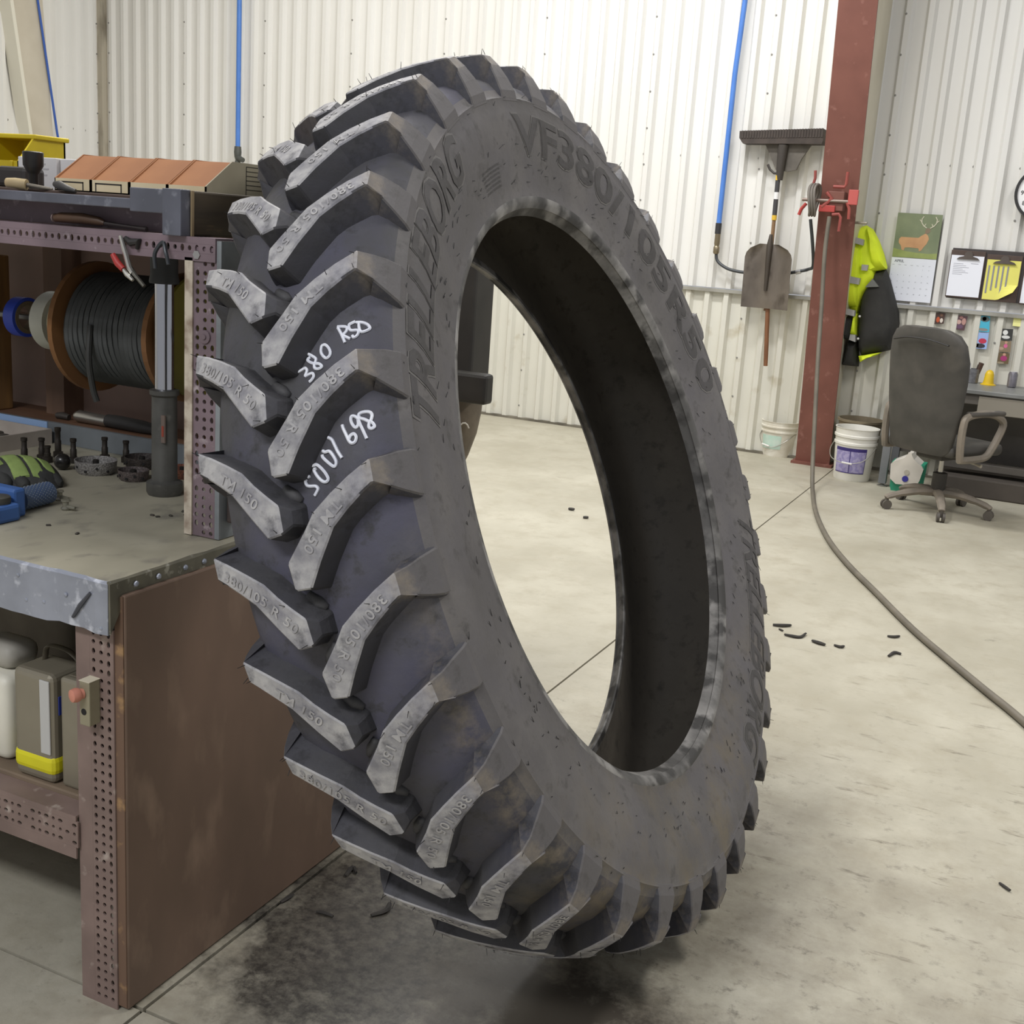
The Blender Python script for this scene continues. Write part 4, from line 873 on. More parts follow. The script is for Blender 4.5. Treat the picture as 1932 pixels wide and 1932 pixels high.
# blue air drop hoses
h1 = empty('air_hose', (-2.58, 8.99, 1.4), 'bright blue air line dropping beside the push broom, with a brass coupler', 'hose')
MB().tube([(-2.55, 9.0, 5.5), (-2.57, 9.0, 3.3), (-2.588, 9.0, 2.8), (-2.59, 9.0, 1.70)], .02, 12).build('blue_line', M('hose_blue', '5585d2', '4a79c6', 5, rough=.35), h1, smooth=True)
MB().cyl((-2.59, 9.0, 1.72), (-2.59, 9.0, 1.64), .024, n=12).build('collar', M('collar_black', '2e2e30', rough=.5), h1, smooth=True)
MB().lathe((-2.588, 9.0, 1.49), (0, 0, 1), [(.018, 0), (.024, .01), (.024, .05), (.018, .06), (.022, .08), (.022, .15)], 12).build('coupler', M('brass', '8b7f68', rough=.35, metal=.7), h1, smooth=True)
MB().tube(spline([(-2.588, 9.0, 1.50), (-2.57, 9.0, 1.44), (-2.50, 8.99, 1.395), (-2.42, 8.99, 1.375), (-2.30, 8.99, 1.37), (-2.05, 8.98, 1.385), (-1.93, 8.97, 1.41), (-1.86, 8.95, 1.43), (-1.80, 8.80, 1.46), (-1.80, 8.70, 1.60), (-1.83, 8.66, 1.78)]), .012, 8).build('black_whip', M('hose_black', '36393c', rough=.5), h1, smooth=True)
MB().cyl((-1.955, 8.975, 1.40), (-1.92, 8.972, 1.41), .018, n=10).build('clamp', M('clamp_bright', 'c9c9c9', rough=.25, metal=.9), h1, smooth=True)
h2 = empty('air_hose', (-7.15, 8.97, 1.95), 'pale blue air line dropping left of the tire, with a grey valve', 'hose')
MB().tube([(-7.15, 8.99, 5.5), (-7.151, 8.99, 3.38), (-7.148, 8.99, 2.12)], .022, 12).build('blue_line', MATS['hose_blue'], h2, smooth=True)
MB().lathe((-7.148, 8.99, 1.96), (0, 0, 1), [(.022, 0), (.028, .03), (.02, .05), (.03, .08), (.034, .12), (.03, .17)], 12).build('valve', M('valve_grey', '5a5c58', rough=.5, metal=.4), h2, smooth=True)
MB().cyl((-7.13, 8.98, 2.03), (-7.07, 8.97, 2.01), .026, .022, 10).build('valve_lever', M('valve_grey', ''), h2, smooth=True)
# push broom hung head-up
br = empty('push_broom', (-2.15, 8.93, 1.1), 'wide push broom hung head-up on the wall, black and yellow handle', 'broom')
bm1 = M('broom_black', '4b423d', '3d3632', 14, rough=.8)
bpoly = [(-2.478, 2.385), (-1.868, 2.418), (-1.862, 2.335), (-1.868, 2.312), (-2.445, 2.298), (-2.475, 2.335)]
MB().prism([(x, z) for x, z in bpoly], 'y', 8.90, 9.03).build('bristle_block', bm1, br)
for k in range(30):
    x = -2.46 + .0200 * k; MB().box((x, 8.896, 2.335 + .0016 * k * .5), (x + .014, 8.901, 2.388 + .0011 * k)).build('bristle_tuft', bm1, br)
MB().prism([(-2.29, 2.305), (-1.945, 2.318), (-2.01, 2.21), (-2.04, 2.13), (-2.10, 2.115), (-2.19, 2.125)], 'y', 8.95, 8.975).build('brace_plate', M('brace_grey', '6b655d', '57524b', 10, rough=.6), br)
MB().tube([(-2.15, 8.935, 2.30), (-2.152, 8.935, 2.13), (-2.15, 8.94, 2.05)], [.04, .03, .022], 10).build('socket', M('broom_socket', '3f3a36', rough=.6), br, smooth=True)
MB().tube([(-2.255, 8.96, 2.16), (-2.235, 8.96, 2.125), (-2.20, 8.96, 2.10), (-2.17, 8.95, 2.10)], .010, 6).build('clip', M('broom_socket', ''), br, smooth=True)
def hseg(z0, z1, r, mat, nm):
    f = lambda z: V(-2.163 + (2.1 - z) * .02, 8.94, z); MB().cyl(f(z0), f(z1), r, n=12).build(nm, mat, br, smooth=True)
yel = M('handle_yellow', 'd9b23a', rough=.45); hbk = M('handle_black', '403f40', rough=.45)
hseg(2.085, 2.05, .019, yel, 'yellow_band'); hseg(2.12, 2.085, .018, hbk, 'handle'); hseg(2.05, 1.92, .018, hbk, 'handle'); hseg(1.965, 1.915, .019, M('label_white', 'e6e6e6', rough=.5), 'white_band')
hseg(1.915, 1.80, .018, hbk, 'handle'); hseg(1.80, 1.765, .019, yel, 'yellow_band'); hseg(1.765, 1.10, .014, M('handle_wood', '8a6c4c', '775b40', 12, rough=.6, stretch=(4, 4, .4)), 'handle')
# scoop shovel hung blade-down in front of it
sv = empty('scoop_shovel', (-2.13, 8.87, .68), 'worn steel scoop shovel hung blade-up on the wall, brown wooden shaft', 'shovel')
blade = MB(); nx, nz = 14, 14; vs = []
def half_w(t): return .176 if t < .78 else .176 * math.sqrt(max(0, 1 - ((t - .78) / .24) ** 2)) * 1.0 + .0 * t
for j in range(nz + 1):
    t = j / nz; z = 1.12 + .47 * t; hw = max(.028, half_w(t)); cx = -2.137 - .016 * t
    for i in range(nx + 1):
        q = 2 * i / nx - 1
        ridge = .022 * math.exp(-(q * 4) ** 2) * (t ** .5); curve = .045 * q * q * (1 - .3 * t)
        vs.append(V(cx + hw * q, 8.90 - ridge - curve, z - .012 * (1 - t) * (1 - q * q) * 0))
n0 = len(vs); vs += [p + V(0, .004, 0) for p in vs]
W_ = nx + 1; fs = []
for j in range(nz):
    for i in range(nx):
        a = j * W_ + i; fs += [(a, a + 1, a + W_ + 1, a + W_), (n0 + a, n0 + a + W_, n0 + a + W_ + 1, n0 + a + 1)]
for i in range(nx): fs += [(i, n0 + i, n0 + i + 1, i + 1), (nz * W_ + i, nz * W_ + i + 1, n0 + nz * W_ + i + 1, n0 + nz * W_ + i)]
for j in range(nz): fs += [(j * W_, j * W_ + W_, n0 + j * W_ + W_, n0 + j * W_), (j * W_ + nx, n0 + j * W_ + nx, n0 + j * W_ + W_ + nx, j * W_ + W_ + nx)]
blade.add(vs, fs); blade.build('blade', M('shovel_steel', '837a70', '6b635b', 6, rough=.38, metal=.55, c3='574f47', s3=10, lo3=.55, hi3=.7, stretch=(1, 1, .5)), sv, smooth=True)
MB().tube([(-2.152, 8.885, 1.66), (-2.150, 8.875, 1.58), (-2.148, 8.872, 1.45), (-2.145, 8.876, 1.25)], [.012, .024, .02, .012], 12).build('neck', M('neck_dark', '4c453e', rough=.5, metal=.4), sv, smooth=True)
MB().tube([(-2.125, 8.93, 1.13), (-2.10, 8.94, .80), (-2.093, 8.945, .69)], [.017, .017, .016], 12).build('wooden_shaft', M('shaft_wood', '84583a', '714a30', 14, rough=.55, stretch=(4, 4, .4)), sv, smooth=True)
# hose reel bracket on the column
rr_ = empty('hose_reel', (-1.70, 8.50, 1.70), 'red steel hose reel bracket bolted on the column, a few turns of grey hose', 'hose reel')
rdm = M('reel_red', '9b4a40', '87403a', 9, rough=.6); rb2 = M('reel_red_bright', 'a83c36', rough=.55)
hy = 8.46
def rod(pts, r=.011, m=rdm, nm='arm'): MB().tube(pts, r, 8).build(nm, m, rr_, smooth=True)
rod([(-1.66, hy, 2.0), (-1.585, hy, 2.0), (-1.575, hy, 2.02), (-1.575, hy, 2.10)])
rod([(-1.645, hy, 1.815), (-1.60, hy, 1.82), (-1.585, hy, 1.80), (-1.585, hy, 1.705)])
rod([(-1.80, hy, 2.0), (-1.79, hy, 2.05), (-1.795, hy, 2.10)], .010)
rod([(-1.555, hy, 1.90), (-1.535, hy, 1.86), (-1.53, hy, 1.79)])
rod([(-1.70, hy, 1.96), (-1.66, hy, 1.92), (-1.72, hy, 1.86)], .014)
rod([(-1.83, hy, 1.88), (-1.86, hy, 1.84), (-1.872, hy, 1.80)], .012, rb2)
MB().cyl((-1.86, hy, 1.905), (-1.53, hy, 1.905), .012, n=10).build('axle', M('axle_steel', '8a7a70', rough=.5, metal=.5), rr_, smooth=True)
MB().rbox((-1.55, hy - .012, 1.885), (-1.485, hy + .012, 1.985), .004).build('bright_plate', M('reel_pink', 'b5544e', rough=.6), rr_)
MB().rbox((-1.74, hy - .01, 1.83), (-1.63, hy + .01, 1.875), .004).build('bracket_plate', rb2, rr_)
MB().rbox((-1.69, hy + .005, 1.84), (-1.58, yz(1.9) + .002, 1.97), .004).build('mount_plate', redm, rr_)
for k in range(3):
    x = -1.80 + .018 * k
    MB().tube([V(x + .01 * math.sin(t * 2), hy + .085 * math.cos(t) * .9, 1.905 + .105 * math.sin(t)) for t in [2 * PI * i / 24 for i in range(24)]], .0095, 6, closed=True).build('hose_turn', M('hose_grey', '79736a', '69635b', 10, rough=.6), rr_, smooth=True)
# grey hose dropping from the reel and running across the floor
fh = MB().tube(spline([(-1.66, 8.455, 1.80), (-1.653,8.420,1.546), (-1.611,8.330,1.190), (-1.565,8.200,0.839), (-1.500,8.030,0.427), (-1.442,7.860,0.132), (-1.382,7.660,0.013), (*(-1.239,7.075), .016), (*(-1.058,6.501), .016), (*(-0.867,6.031), .016), (*(-0.670,5.621), .016), (*(-0.438,5.138), .016), (*(-0.252,4.804), .016), (*(-0.093,4.528), .016), (*(0.051,4.282), .016), (.35, 3.7, .016), (.8, 2.9, .016)]), .0145, 10).build('floor_hose', M('floor_hose_grey', '6f685b', '5f594e', 7, rough=.6), smooth=True)
tag(fh, 'long grey air hose hanging down the column and trailing over the floor', 'hose')
hkp = MB().cyl((-1.555, 8.66, 1.775), (-1.43, 8.62, 1.775), .009, n=8).build('coat_pin', M('pin_steel', 'a9a292', rough=.35, metal=.6)); tag(hkp, 'short steel pin sticking out of the column above the jacket', 'pin')

# ------------------------------------------------------------------ hi-vis jacket
jk = empty('safety_jacket', (-1.40, 8.9, .74), 'fluorescent yellow and black safety jacket hanging beside the column', 'jacket')
lime = M('hivis_yellow', 'ecff34', 'dff22c', 7, rough=.7, bump=.25, bscale=18); jblk = M('jacket_black', '33322f', '2a2927', 9, rough=.8, bump=.4, bscale=14); refl = M('reflective_grey', 'a8a6a2', rough=.45)
MB().puff([(-1.497,1.770),(-1.562,1.751),(-1.598,1.686),(-1.596,1.555),(-1.591,1.404),(-1.579,1.253),(-1.544,1.161),(-1.476,1.110),(-1.454,1.226),(-1.400,1.325),(-1.363,1.385),(-1.380,1.451),(-1.344,1.457),(-1.310,1.482),(-1.345,1.573),(-1.390,1.662),(-1.445,1.743)], 9.02, 8.86, jit=.006).build('yellow_shoulder', lime, jk, smooth=True)
MB().puff([(-1.474,1.759),(-1.439,1.743),(-1.384,1.662),(-1.339,1.572),(-1.303,1.472),(-1.367,1.456),(-1.409,1.493),(-1.446,1.602)], 8.96, 8.835, jit=.004).build('hood_fold', lime, jk, smooth=True)
MB().puff([(-1.377,1.455),(-1.316,1.471),(-1.275,1.392),(-1.231,1.283),(-1.186,1.174),(-1.171,1.093),(-1.175,0.986),(-1.207,0.899),(-1.300,0.866),(-1.400,0.825),(-1.431,0.883),(-1.448,1.036),(-1.457,1.188),(-1.454,1.283),(-1.422,1.380)], 9.02, 8.84, jit=.010).build('black_body', jblk, jk, smooth=True)
MB().puff([(-1.533,1.689),(-1.493,1.666),(-1.472,1.563),(-1.467,1.414),(-1.462,1.264),(-1.466,1.180),(-1.525,1.175),(-1.584,1.185),(-1.591,1.329),(-1.588,1.480),(-1.578,1.630)], 8.97, 8.81, jit=.006).build('yellow_sleeve', lime, jk, smooth=True)
MB().puff([(-1.583,1.139),(-1.475,1.122),(-1.475,0.957),(-1.497,0.947),(-1.589,0.946),(-1.588,1.062)], 8.97, 8.83, jit=.006).build('black_cuff', jblk, jk, smooth=True)
MB().puff([(-1.485,1.147),(-1.461,1.141),(-1.443,0.978),(-1.493,0.977)], 8.98, 8.85, jit=.003).build('yellow_lining', lime, jk, smooth=True)
MB().puff([(-1.504,0.945),(-1.442,0.939),(-1.417,0.806),(-1.414,0.756),(-1.525,0.755),(-1.520,0.834)], 9.0, 8.87, jit=.006).build('lower_sleeve', jblk, jk, smooth=True)
MB().puff([(-1.417,0.838),(-1.337,0.862),(-1.257,0.882),(-1.298,0.851),(-1.352,0.830),(-1.400,0.794)], 8.98, 8.845).build('yellow_hem', lime, jk, smooth=True)
def band(poly, y): MB().prism(poly, 'y', y - .004, y + .05).build('reflective_band', refl, jk)
band([(-1.535,1.680),(-1.470,1.666),(-1.469,1.625),(-1.541,1.639)], 8.800)
band([(-1.582,1.413),(-1.460,1.396),(-1.462,1.352),(-1.575,1.361)], 8.800)
band([(-1.576,1.184),(-1.465,1.167),(-1.463,1.126),(-1.575,1.142)], 8.805)
band([(-1.463,1.493),(-1.419,1.493),(-1.421,1.452),(-1.461,1.452)], 8.83)
band([(-1.482,0.993),(-1.445,0.993),(-1.438,0.943),(-1.485,0.954)], 8.845)
MB().prism([(-1.376,1.399),(-1.325,1.347),(-1.420,1.336)], 'y', 8.83, 8.86).build('grey_patch', M('patch_grey', '6f716c', rough=.6), jk)
for p in ((-1.430,8.835,1.128), (-1.420,8.835,0.969)): MB().sphere(p, .009, 8, 6).build('snap_button', M('snap_white', 'd8d6d0', rough=.4), jk, smooth=True)

# ------------------------------------------------------------------ calendar
ca = empty('wall_calendar', (-1.14, 9.04, 1.26), 'wall calendar with a deer picture above a white month sheet', 'calendar')
MB().box((-1.294, 9.046, 1.562), (-.987, 9.050, 1.872)).build('picture_page', M('forest_green', '8c9574', '707b60', 5, rough=.6, lo=.3, hi=.7), ca)
MB().box((-1.294, 9.046, 1.256), (-.987, 9.050, 1.560)).build('month_page', M('paper_white', 'e9ecf4', 'e2e5ee', 4, rough=.7), ca)
MB().prism([(-1.293, 1.563), (-.988, 1.563), (-.988, 1.604), (-1.05, 1.598), (-1.12, 1.60), (-1.2, 1.606), (-1.293, 1.625)], 'y', 9.0452, 9.046).build('meadow', M('meadow_green', '9ba664', '8b9759', 12, rough=.6), ca)
deer = [(-1.262, 1.69), (-1.25, 1.705), (-1.20, 1.705), (-1.13, 1.705), (-1.11, 1.722), (-1.085, 1.738), (-1.068, 1.725), (-1.058, 1.70), (-1.07, 1.665), (-1.085, 1.645), (-1.10, 1.618), (-1.115, 1.612), (-1.12, 1.632), (-1.19, 1.635), (-1.215, 1.632), (-1.22, 1.612), (-1.235, 1.615), (-1.245, 1.645), (-1.262, 1.665)]
MB().prism(deer, 'y', 9.0446, 9.0452).build('deer_body', M('deer_tan', 'd0a277', 'bd9068', 9, rough=.7), ca)
MB().prism([(-1.09, 1.735), (-1.065, 1.74), (-1.055, 1.755), (-1.06, 1.775), (-1.085, 1.775), (-1.09, 1.755)], 'y', 9.0444, 9.0446).build('deer_head', M('deer_grey', '8a7a66', rough=.7), ca)
an = MB()
for sg in (-1, 1):
    c0 = -1.072
    an.tube([V(c0 + sg * x, 9.0444, z) for x, z in ((.012, 1.775), (.035, 1.79), (.05, 1.81), (.052, 1.835), (.04, 1.855))], .0035, 5)
    an.tube([V(c0 + sg * x, 9.0444, z) for x, z in ((.03, 1.787), (.02, 1.805))], .003, 5); an.tube([V(c0 + sg * x, 9.0444, z) for x, z in ((.05, 1.815), (.066, 1.83))], .003, 5)
an.build('antlers', M('antler_white', 'd9d4c0', rough=.7), ca)
pt = MB(); wall_text(pt, 'APRIL', -1.272, 9.0455, 1.528, .026, .0008)
for j in range(5):
    for i in range(7):
        d = j * 7 + i - 4
        if 1 <= d <= 30: wall_text(pt, str(d), -1.283 + .042 * i, 9.0455, 1.478 - .044 * j, .011)
for i, c in enumerate(('SUN', 'MON', 'TUE', 'WED', 'THU', 'FRI', 'SAT')): wall_text(pt, c, -1.285 + .042 * i, 9.0455, 1.507, .008)
pt.build('month_print', M('print_grey', '7d8088', rough=.8), ca)
# ------------------------------------------------------------------ clipboard rail with clipboards
cbm = M('board_dark', '453f3e', '39343', 5, rough=.6) if False else M('board_dark', '453f3e', '393433', 5, rough=.6)
bd = MB().rbox((-.885, 9.03, 1.305), (.35, 9.05, 1.653), .004).build('hanging_board', cbm); tag(bd, 'dark board on the wall that carries the clipboards', 'board')
clipm = M('clip_metal', '6f6660', '5d5550', 10, rough=.4, metal=.5)
def clipboard(x0, x1, z0, z1, mat, label, lines, curl=False):
    e = empty('clipboard', ((x0 + x1) / 2, 9.02, z0), label, 'clipboard', 'clipboards on the dark board')
    MB().rbox((x0 - .006, 9.020, z0 - .01), (x1 + .006, 9.0295, z1 + .035), .003).build('backing', M('hardboard', '5a4a42', '4e403a', 8, rough=.7), e)
    if curl:
        vs = []; n = 10
        for i in range(n + 1):
            for j in range(n + 1):
                x = x0 + (x1 - x0) * i / n; z = z0 + (z1 - z0) * j / n
                k = max(0, (i / n - .45)) * max(0, (.4 - j / n)); y = 9.0185 - k * .25; vs.append(V(x - k * .1, y, z + k * .28))
        n0 = len(vs); W2 = n + 1; MB().add(vs + [p + V(0, .0008, 0) for p in vs], [f for i in range(n) for j in range(n) for f in ((i * W2 + j, i * W2 + j + 1, i * W2 + W2 + j + 1, i * W2 + W2 + j), (n0 + i * W2 + j, n0 + i * W2 + W2 + j, n0 + i * W2 + W2 + j + 1, n0 + i * W2 + j + 1))]).build('sheet', mat, e)
    else: MB().box((x0, 9.0165, z0), (x1, 9.020, z1)).build('sheet', mat, e)
    cx = (x0 + x1) / 2 + .004
    MB().prism([(cx - .075, z1 - .025), (cx + .075, z1 - .025), (cx + .06, z1 - .012), (cx + .03, z1 - .004), (cx + .025, z1 + .018), (cx + .012, z1 + .03), (cx - .012, z1 + .03), (cx - .025, z1 + .018), (cx - .03, z1 - .004), (cx - .06, z1 - .012)], 'y', 9.004, 9.0165).build('spring_clip', clipm, e)
    p = MB()
    for l in lines: p.box((l[0], 9.0158, l[1]), (l[2], 9.0164, l[3]))
    p.build('writing', M('writing_' + label[:5], '8f8f98' if not curl else '8b8a55', rough=.8), e)
clipboard(-.885, -.668, 1.322, 1.604, M('sheet_white', 'eef0f8', rough=.7), 'clipboard with a white sheet, nearest the calendar', [(-.865, 1.545 - .012 * k, -.80 + .02 * (k % 3), 1.5475 - .012 * k) for k in range(7)] + [(-.75, 1.55, -.70, 1.553)])
clipboard(-.645, -.425, 1.316, 1.590, M('sheet_yellow', 'ebe678', 'e3dd70', 4, rough=.7), 'clipboard with a curling yellow ruled sheet', [(-.632 + .031 * k, 1.36 + .02 * (k % 3), -.622 + .031 * k, 1.55) for k in range(5)], True)
clipboard(-.395, -.18, 1.31, 1.585, MATS['sheet_white'], 'clipboard with a white sheet cut off at the right edge of view', [(-.37, 1.54 - .014 * k, -.25, 1.543 - .014 * k) for k in range(5)])
# ------------------------------------------------------------------ wall clock
ck = empty('wall_clock', (-.355, 9.02, 1.86), 'round white wall clock with a black rim, half out of view at the right', 'clock')
def discy(mb, c, r0, y0, y1, n=48): return mb.loft([[V(c[0] + r0 * math.cos(2 * PI * i / n), y, c[1] + r0 * math.sin(2 * PI * i / n)) for i in range(n)] for y in (y0, y1)], True)
CC = (-.355, 2.045)
discy(MB(), CC, .165, 8.985, 9.06).build('face', M('clock_face', 'f0f0f0', rough=.5), ck)
MB().loft([[V(CC[0] + r * math.cos(2 * PI * i / 48), y, CC[1] + r * math.sin(2 * PI * i / 48)) for i in range(48)] for r, y in ((.165, 8.975), (.183, 8.975), (.186, 9.0), (.183, 9.06), (.165, 9.06))], False, True).build('rim', M('clock_rim', '2d2c2c', rough=.4), ck, smooth=True)
nm = MB()
for k in range(1, 13):
    a = PI / 2 - k * PI / 6; wall_text(nm, str(k), CC[0] + .135 * math.cos(a), 8.984, CC[1] + .135 * math.sin(a), .04, .0006, center=True)
nm.build('numerals', M('numeral_black', '333333', rough=.7), ck)
for a, l, wd in ((1.2, .075, .008), (-.3, .11, .006)): MB().prism([(CC[0] - wd * math.sin(a), CC[1] + wd * math.cos(a)), (CC[0] + l * math.cos(a), CC[1] + l * math.sin(a)), (CC[0] + wd * math.sin(a), CC[1] - wd * math.cos(a))], 'y', 8.982, 8.984).build('hand', M('numeral_black', ''), ck)
# ------------------------------------------------------------------ snapshots and notes taped to the wainscot
FY = WY - .028 - .028
def snap(poly, base, blobs, label):
    cx = sum(p[0] for p in poly) / 4; cz = min(p[1] for p in poly)
    e = empty('snapshot', (cx, FY, cz), label, 'photo', 'snapshots taped to the wall')
    MB().prism(poly, 'y', FY - .003, FY).build('print', M('snap_' + base, base, rough=.5), e)
    x0 = min(p[0] for p in poly); x1 = max(p[0] for p in poly); z0 = min(p[1] for p in poly); z1 = max(p[1] for p in poly)
    for (u_, v_, r1, r2, c) in blobs:
        c0 = (x0 + (x1 - x0) * u_, z0 + (z1 - z0) * v_); w_ = (x1 - x0)
        MB().loft([[V(c0[0] + r1 * w_ * math.cos(t * PI / 5), y, c0[1] + r2 * w_ * math.sin(t * PI / 5)) for t in range(10)] for y in (FY - .0036, FY - .003)], True).build('figure', M('snapc_' + c, c, rough=.5), e)
snap([(-0.934,1.193),(-0.870,1.195),(-0.873,1.120),(-0.938,1.113)], '4a3630', [(.35, .4, .18, .3, 'c05a35'), (.7, .35, .16, .25, 'ddd2c5'), (.65, .8, .14, .14, '7a5a48')], 'snapshot of two small figures, nearest the jacket')
snap([(-0.800,1.190),(-0.718,1.187),(-0.727,1.085),(-0.796,1.089)], '5b4247', [(.35, .55, .2, .2, 'c9a59c'), (.75, .6, .18, .3, 'b98f86'), (.45, .25, .3, .2, '6a4f66'), (.5, .85, .15, .12, '9a7068')], 'snapshot of a dark-toned group, second from the jacket')
snap([(-0.649,1.200),(-0.571,1.200),(-0.561,1.090),(-0.643,1.089)], '4cb4d0', [(.55, .8, .36, .22, '56605f'), (.5, .82, .16, .16, '7f8c8c'), (.5, .14, .4, .12, '8f8a84')], 'snapshot with a bright turquoise band')
snap([(-0.642,1.082),(-0.561,1.086),(-0.561,0.970),(-0.646,0.969)], '9db8e6', [(.6, .48, .32, .22, 'c23a52'), (.45, .18, .42, .2, '3d3a42'), (.2, .2, .14, .2, 'a9a0a0')], 'snapshot with a red cap shape against pale blue sky')
snap([(-0.489,1.123),(-0.407,1.127),(-0.404,1.046),(-0.491,1.044)], '3a3a38', [(.42, .66, .2, .2, 'e4e4e0'), (.5, .28, .32, .14, 'dcdcd8')], 'black and white snapshot under the yellow note')
snap([(-0.494,1.037),(-0.407,1.042),(-0.402,0.964),(-0.493,0.962)], '8c7a62', [(.6, .55, .14, .16, 'd76a98'), (.6, .85, .1, .1, 'c99a84'), (.3, .3, .2, .12, 'b59c86')], 'brownish snapshot with a pink figure, upper of two')
snap([(-0.488,0.955),(-0.404,0.957),(-0.403,0.882),(-0.491,0.880)], '6d5c42', [(.6, .5, .26, .22, 'a83a72'), (.6, .85, .12, .12, 'c99a84'), (.4, .08, .3, .08, '9c9078')], 'brownish snapshot with a magenta figure, lowest on the wall')
nt_ = MB().prism([(-0.417,1.222),(-0.342,1.225),(-0.330,1.146),(-0.416,1.149)], 'y', FY - .002, FY).build('sticky_note', M('note_yellow', 'f2f0a0', rough=.7)); tag(nt_, 'pale yellow sticky note at the right edge above the snapshots', 'note')

# ------------------------------------------------------------------ desk
ds = empty('metal_desk', (-.2, 8.7, 0), 'grey metal desk against the back wall behind the office chair', 'desk')
dm = M('desk_grey', '8b8c8a', '7d7e7c', 5, rough=.42, metal=.3); ddk = M('desk_dark', '5f5a54', '524e49', 5, rough=.6)
MB().rbox((-1.085, 8.40, .71), (1.2, 9.0, .738), .004).build('desktop', dm, ds)
MB().rbox((-1.06, 8.42, .64), (1.2, 8.44, .71), .003).build('front_apron', ddk, ds)
MB().rbox((-.52, 8.412, .585), (-.05, 8.43, .70), .004).build('drawer_front', M('drawer_grey', '8a8478', rough=.55), ds)
for x, y in ((-1.06, 8.405), (-1.06, 8.93), (1.1, 8.405), (1.1, 8.93)):
    l = MB().rbox((x - .026, y, .02), (x + .026, y + .055, .71), .004).build('leg', M('leg_grey', '77797b', '696b6d', 6, rough=.5), ds)
    MB().lathe((x, y + .028, 0), (0, 0, 1), [(.034, 0), (.036, .006), (.012, .012), (.008, .022)], 16).build('levelling_foot', M('foot_bright', 'a5a39c', rough=.35, metal=.6), l, smooth=True)
MB().box((-1.05, 8.955, .18), (1.2, 8.965, .64)).build('modesty_panel', ddk, ds)
MB().rbox((-.70, 8.60, .17), (1.2, 8.68, .22), .004).build('foot_rail', ddk, ds)
o = MB().rbox((-.74, 8.50, 0), (1.2, 8.86, .13), .01).build('floor_beam', M('beam_dark', '4e4740', '433d37', 6, rough=.8)); tag(o, 'long dark brown beam lying on the floor under the desk', 'beam')
# items on the desk
cp = empty('pencil_cup', (-.612, 8.88, .738), 'grey mesh pencil cup holding pens, on the desk', 'pencil cup')
MB().lathe((-.612, 8.88, .738), (0, 0, 1), [(.036, 0), (.04, .004), (.043, .10), (.040, .10), (.036, .006)], 20).build('cup', M('mesh_grey', '7f7f82', '6a6a6d', 60, rough=.4, metal=.4), cp, smooth=True)
for k, (dx, dz, c, r) in enumerate(((-.05, .15, '2f2a26', .008), (-.03, .135, 'd8d8d8', .006), (.045, .145, '4a362c', .018), (.03, .13, '2b2826', .010))):
    o = MB().tube([(-.612 + dx * .3, 8.88, .75), (-.612 + dx, 8.875, .738 + dz)], [r * .8, r], 8).build('pen', M('pen_' + c, c, rough=.5)); tag(o, ['black pen leaning left in the pencil cup', 'white pen in the pencil cup', 'thick brown marker leaning right in the pencil cup', 'black marker between the others in the pencil cup'][k], 'pen', 'pens in the cup')
o = MB().lathe((-.503, 8.86, .738), (0, 0, 1), [(.052, 0), (.052, .004), (.038, .010), (.033, .03), (.030, .075), (.022, .095), (.008, .104)], 24).build('bell', M('bell_yellow', 'e0bc1c', 'cfac1a', 6, rough=.4), smooth=True); tag(o, 'yellow plastic bell-shaped cup on the desk', 'bell')
cn = empty('drink_can', (-.352, 8.86, .738), 'silver drink can on the desk, nearest the right edge', 'can')
MB().lathe((-.352, 8.86, .738), (0, 0, 1), [(.024, 0), (.031, .006), (.032, .09), (.026, .108)], 20).build('body', M('can_silver', '8f8c92', '7c797f', 20, rough=.3, metal=.6), cn, smooth=True)
MB().lathe((-.352, 8.86, .846), (0, 0, 1), [(.027, 0), (.027, .004), (.022, .004)], 20).build('lid', M('can_lid_bright', 'e2e2e2', rough=.25, metal=.6), cn, smooth=True)

# ------------------------------------------------------------------ buckets, bin and cooler
def bucket(x, y, r0, r1, h, label, white, lab):
    e = empty('bucket', (x, y, 0), label, 'bucket', 'white plastic buckets')
    MB().lathe((x, y, 0), (0, 0, 1), [(r0 * .97, 0), (r0, .012), (r0 + (r1 - r0) * .62, h * .68), (r0 + (r1 - r0) * .64 + .008, h * .69), (r0 + (r1 - r0) * .66 + .008, h * .73), (r0 + (r1 - r0) * .68, h * .74), (r0 + (r1 - r0) * .78, h * .82), (r0 + (r1 - r0) * .78 + .008, h * .83), (r0 + (r1 - r0) * .8 + .008, h * .87), (r0 + (r1 - r0) * .82, h * .88), (r1 - .002, h * .985), (r1 + .004, h), (r1 - .006, h), (r1 - .014, h * .9), (r0 - .004, .02)], 40).build('pail', white, e, smooth=True)
    for (a0, a1, z0, z1, m, dr) in lab:
        n = 12; vs = []
        for k in range(n + 1):
            a = a0 + (a1 - a0) * k / n
            for z in (z0, z1):
                r = r0 + (r1 - r0) * .62 * z / (h * .68) + .0015 + dr; vs.append(V(x + r * math.cos(a), y + r * math.sin(a), z))
        MB().add(vs, [(2 * k, 2 * k + 2, 2 * k + 3, 2 * k + 1) for k in range(n)]).build('label_print', m, e)
    return e
pw = M('pail_white', 'e4e2da', 'd8d5ca', 5, rough=.5); pd = M('pail_dirty', 'e6e3d8', 'd2ccbc', 9, rough=.6)
teal = M('label_teal', 'b5d3c4', 'c8d8cc', 14, rough=.6); lil = M('label_lilac', 'a79fc4', '8f87b5', 40, rough=.6, lo=.45, hi=.55, detail=2); pur = M('label_purple', '3f2f7a', '33286b', 9, rough=.6)
F0 = -PI / 2
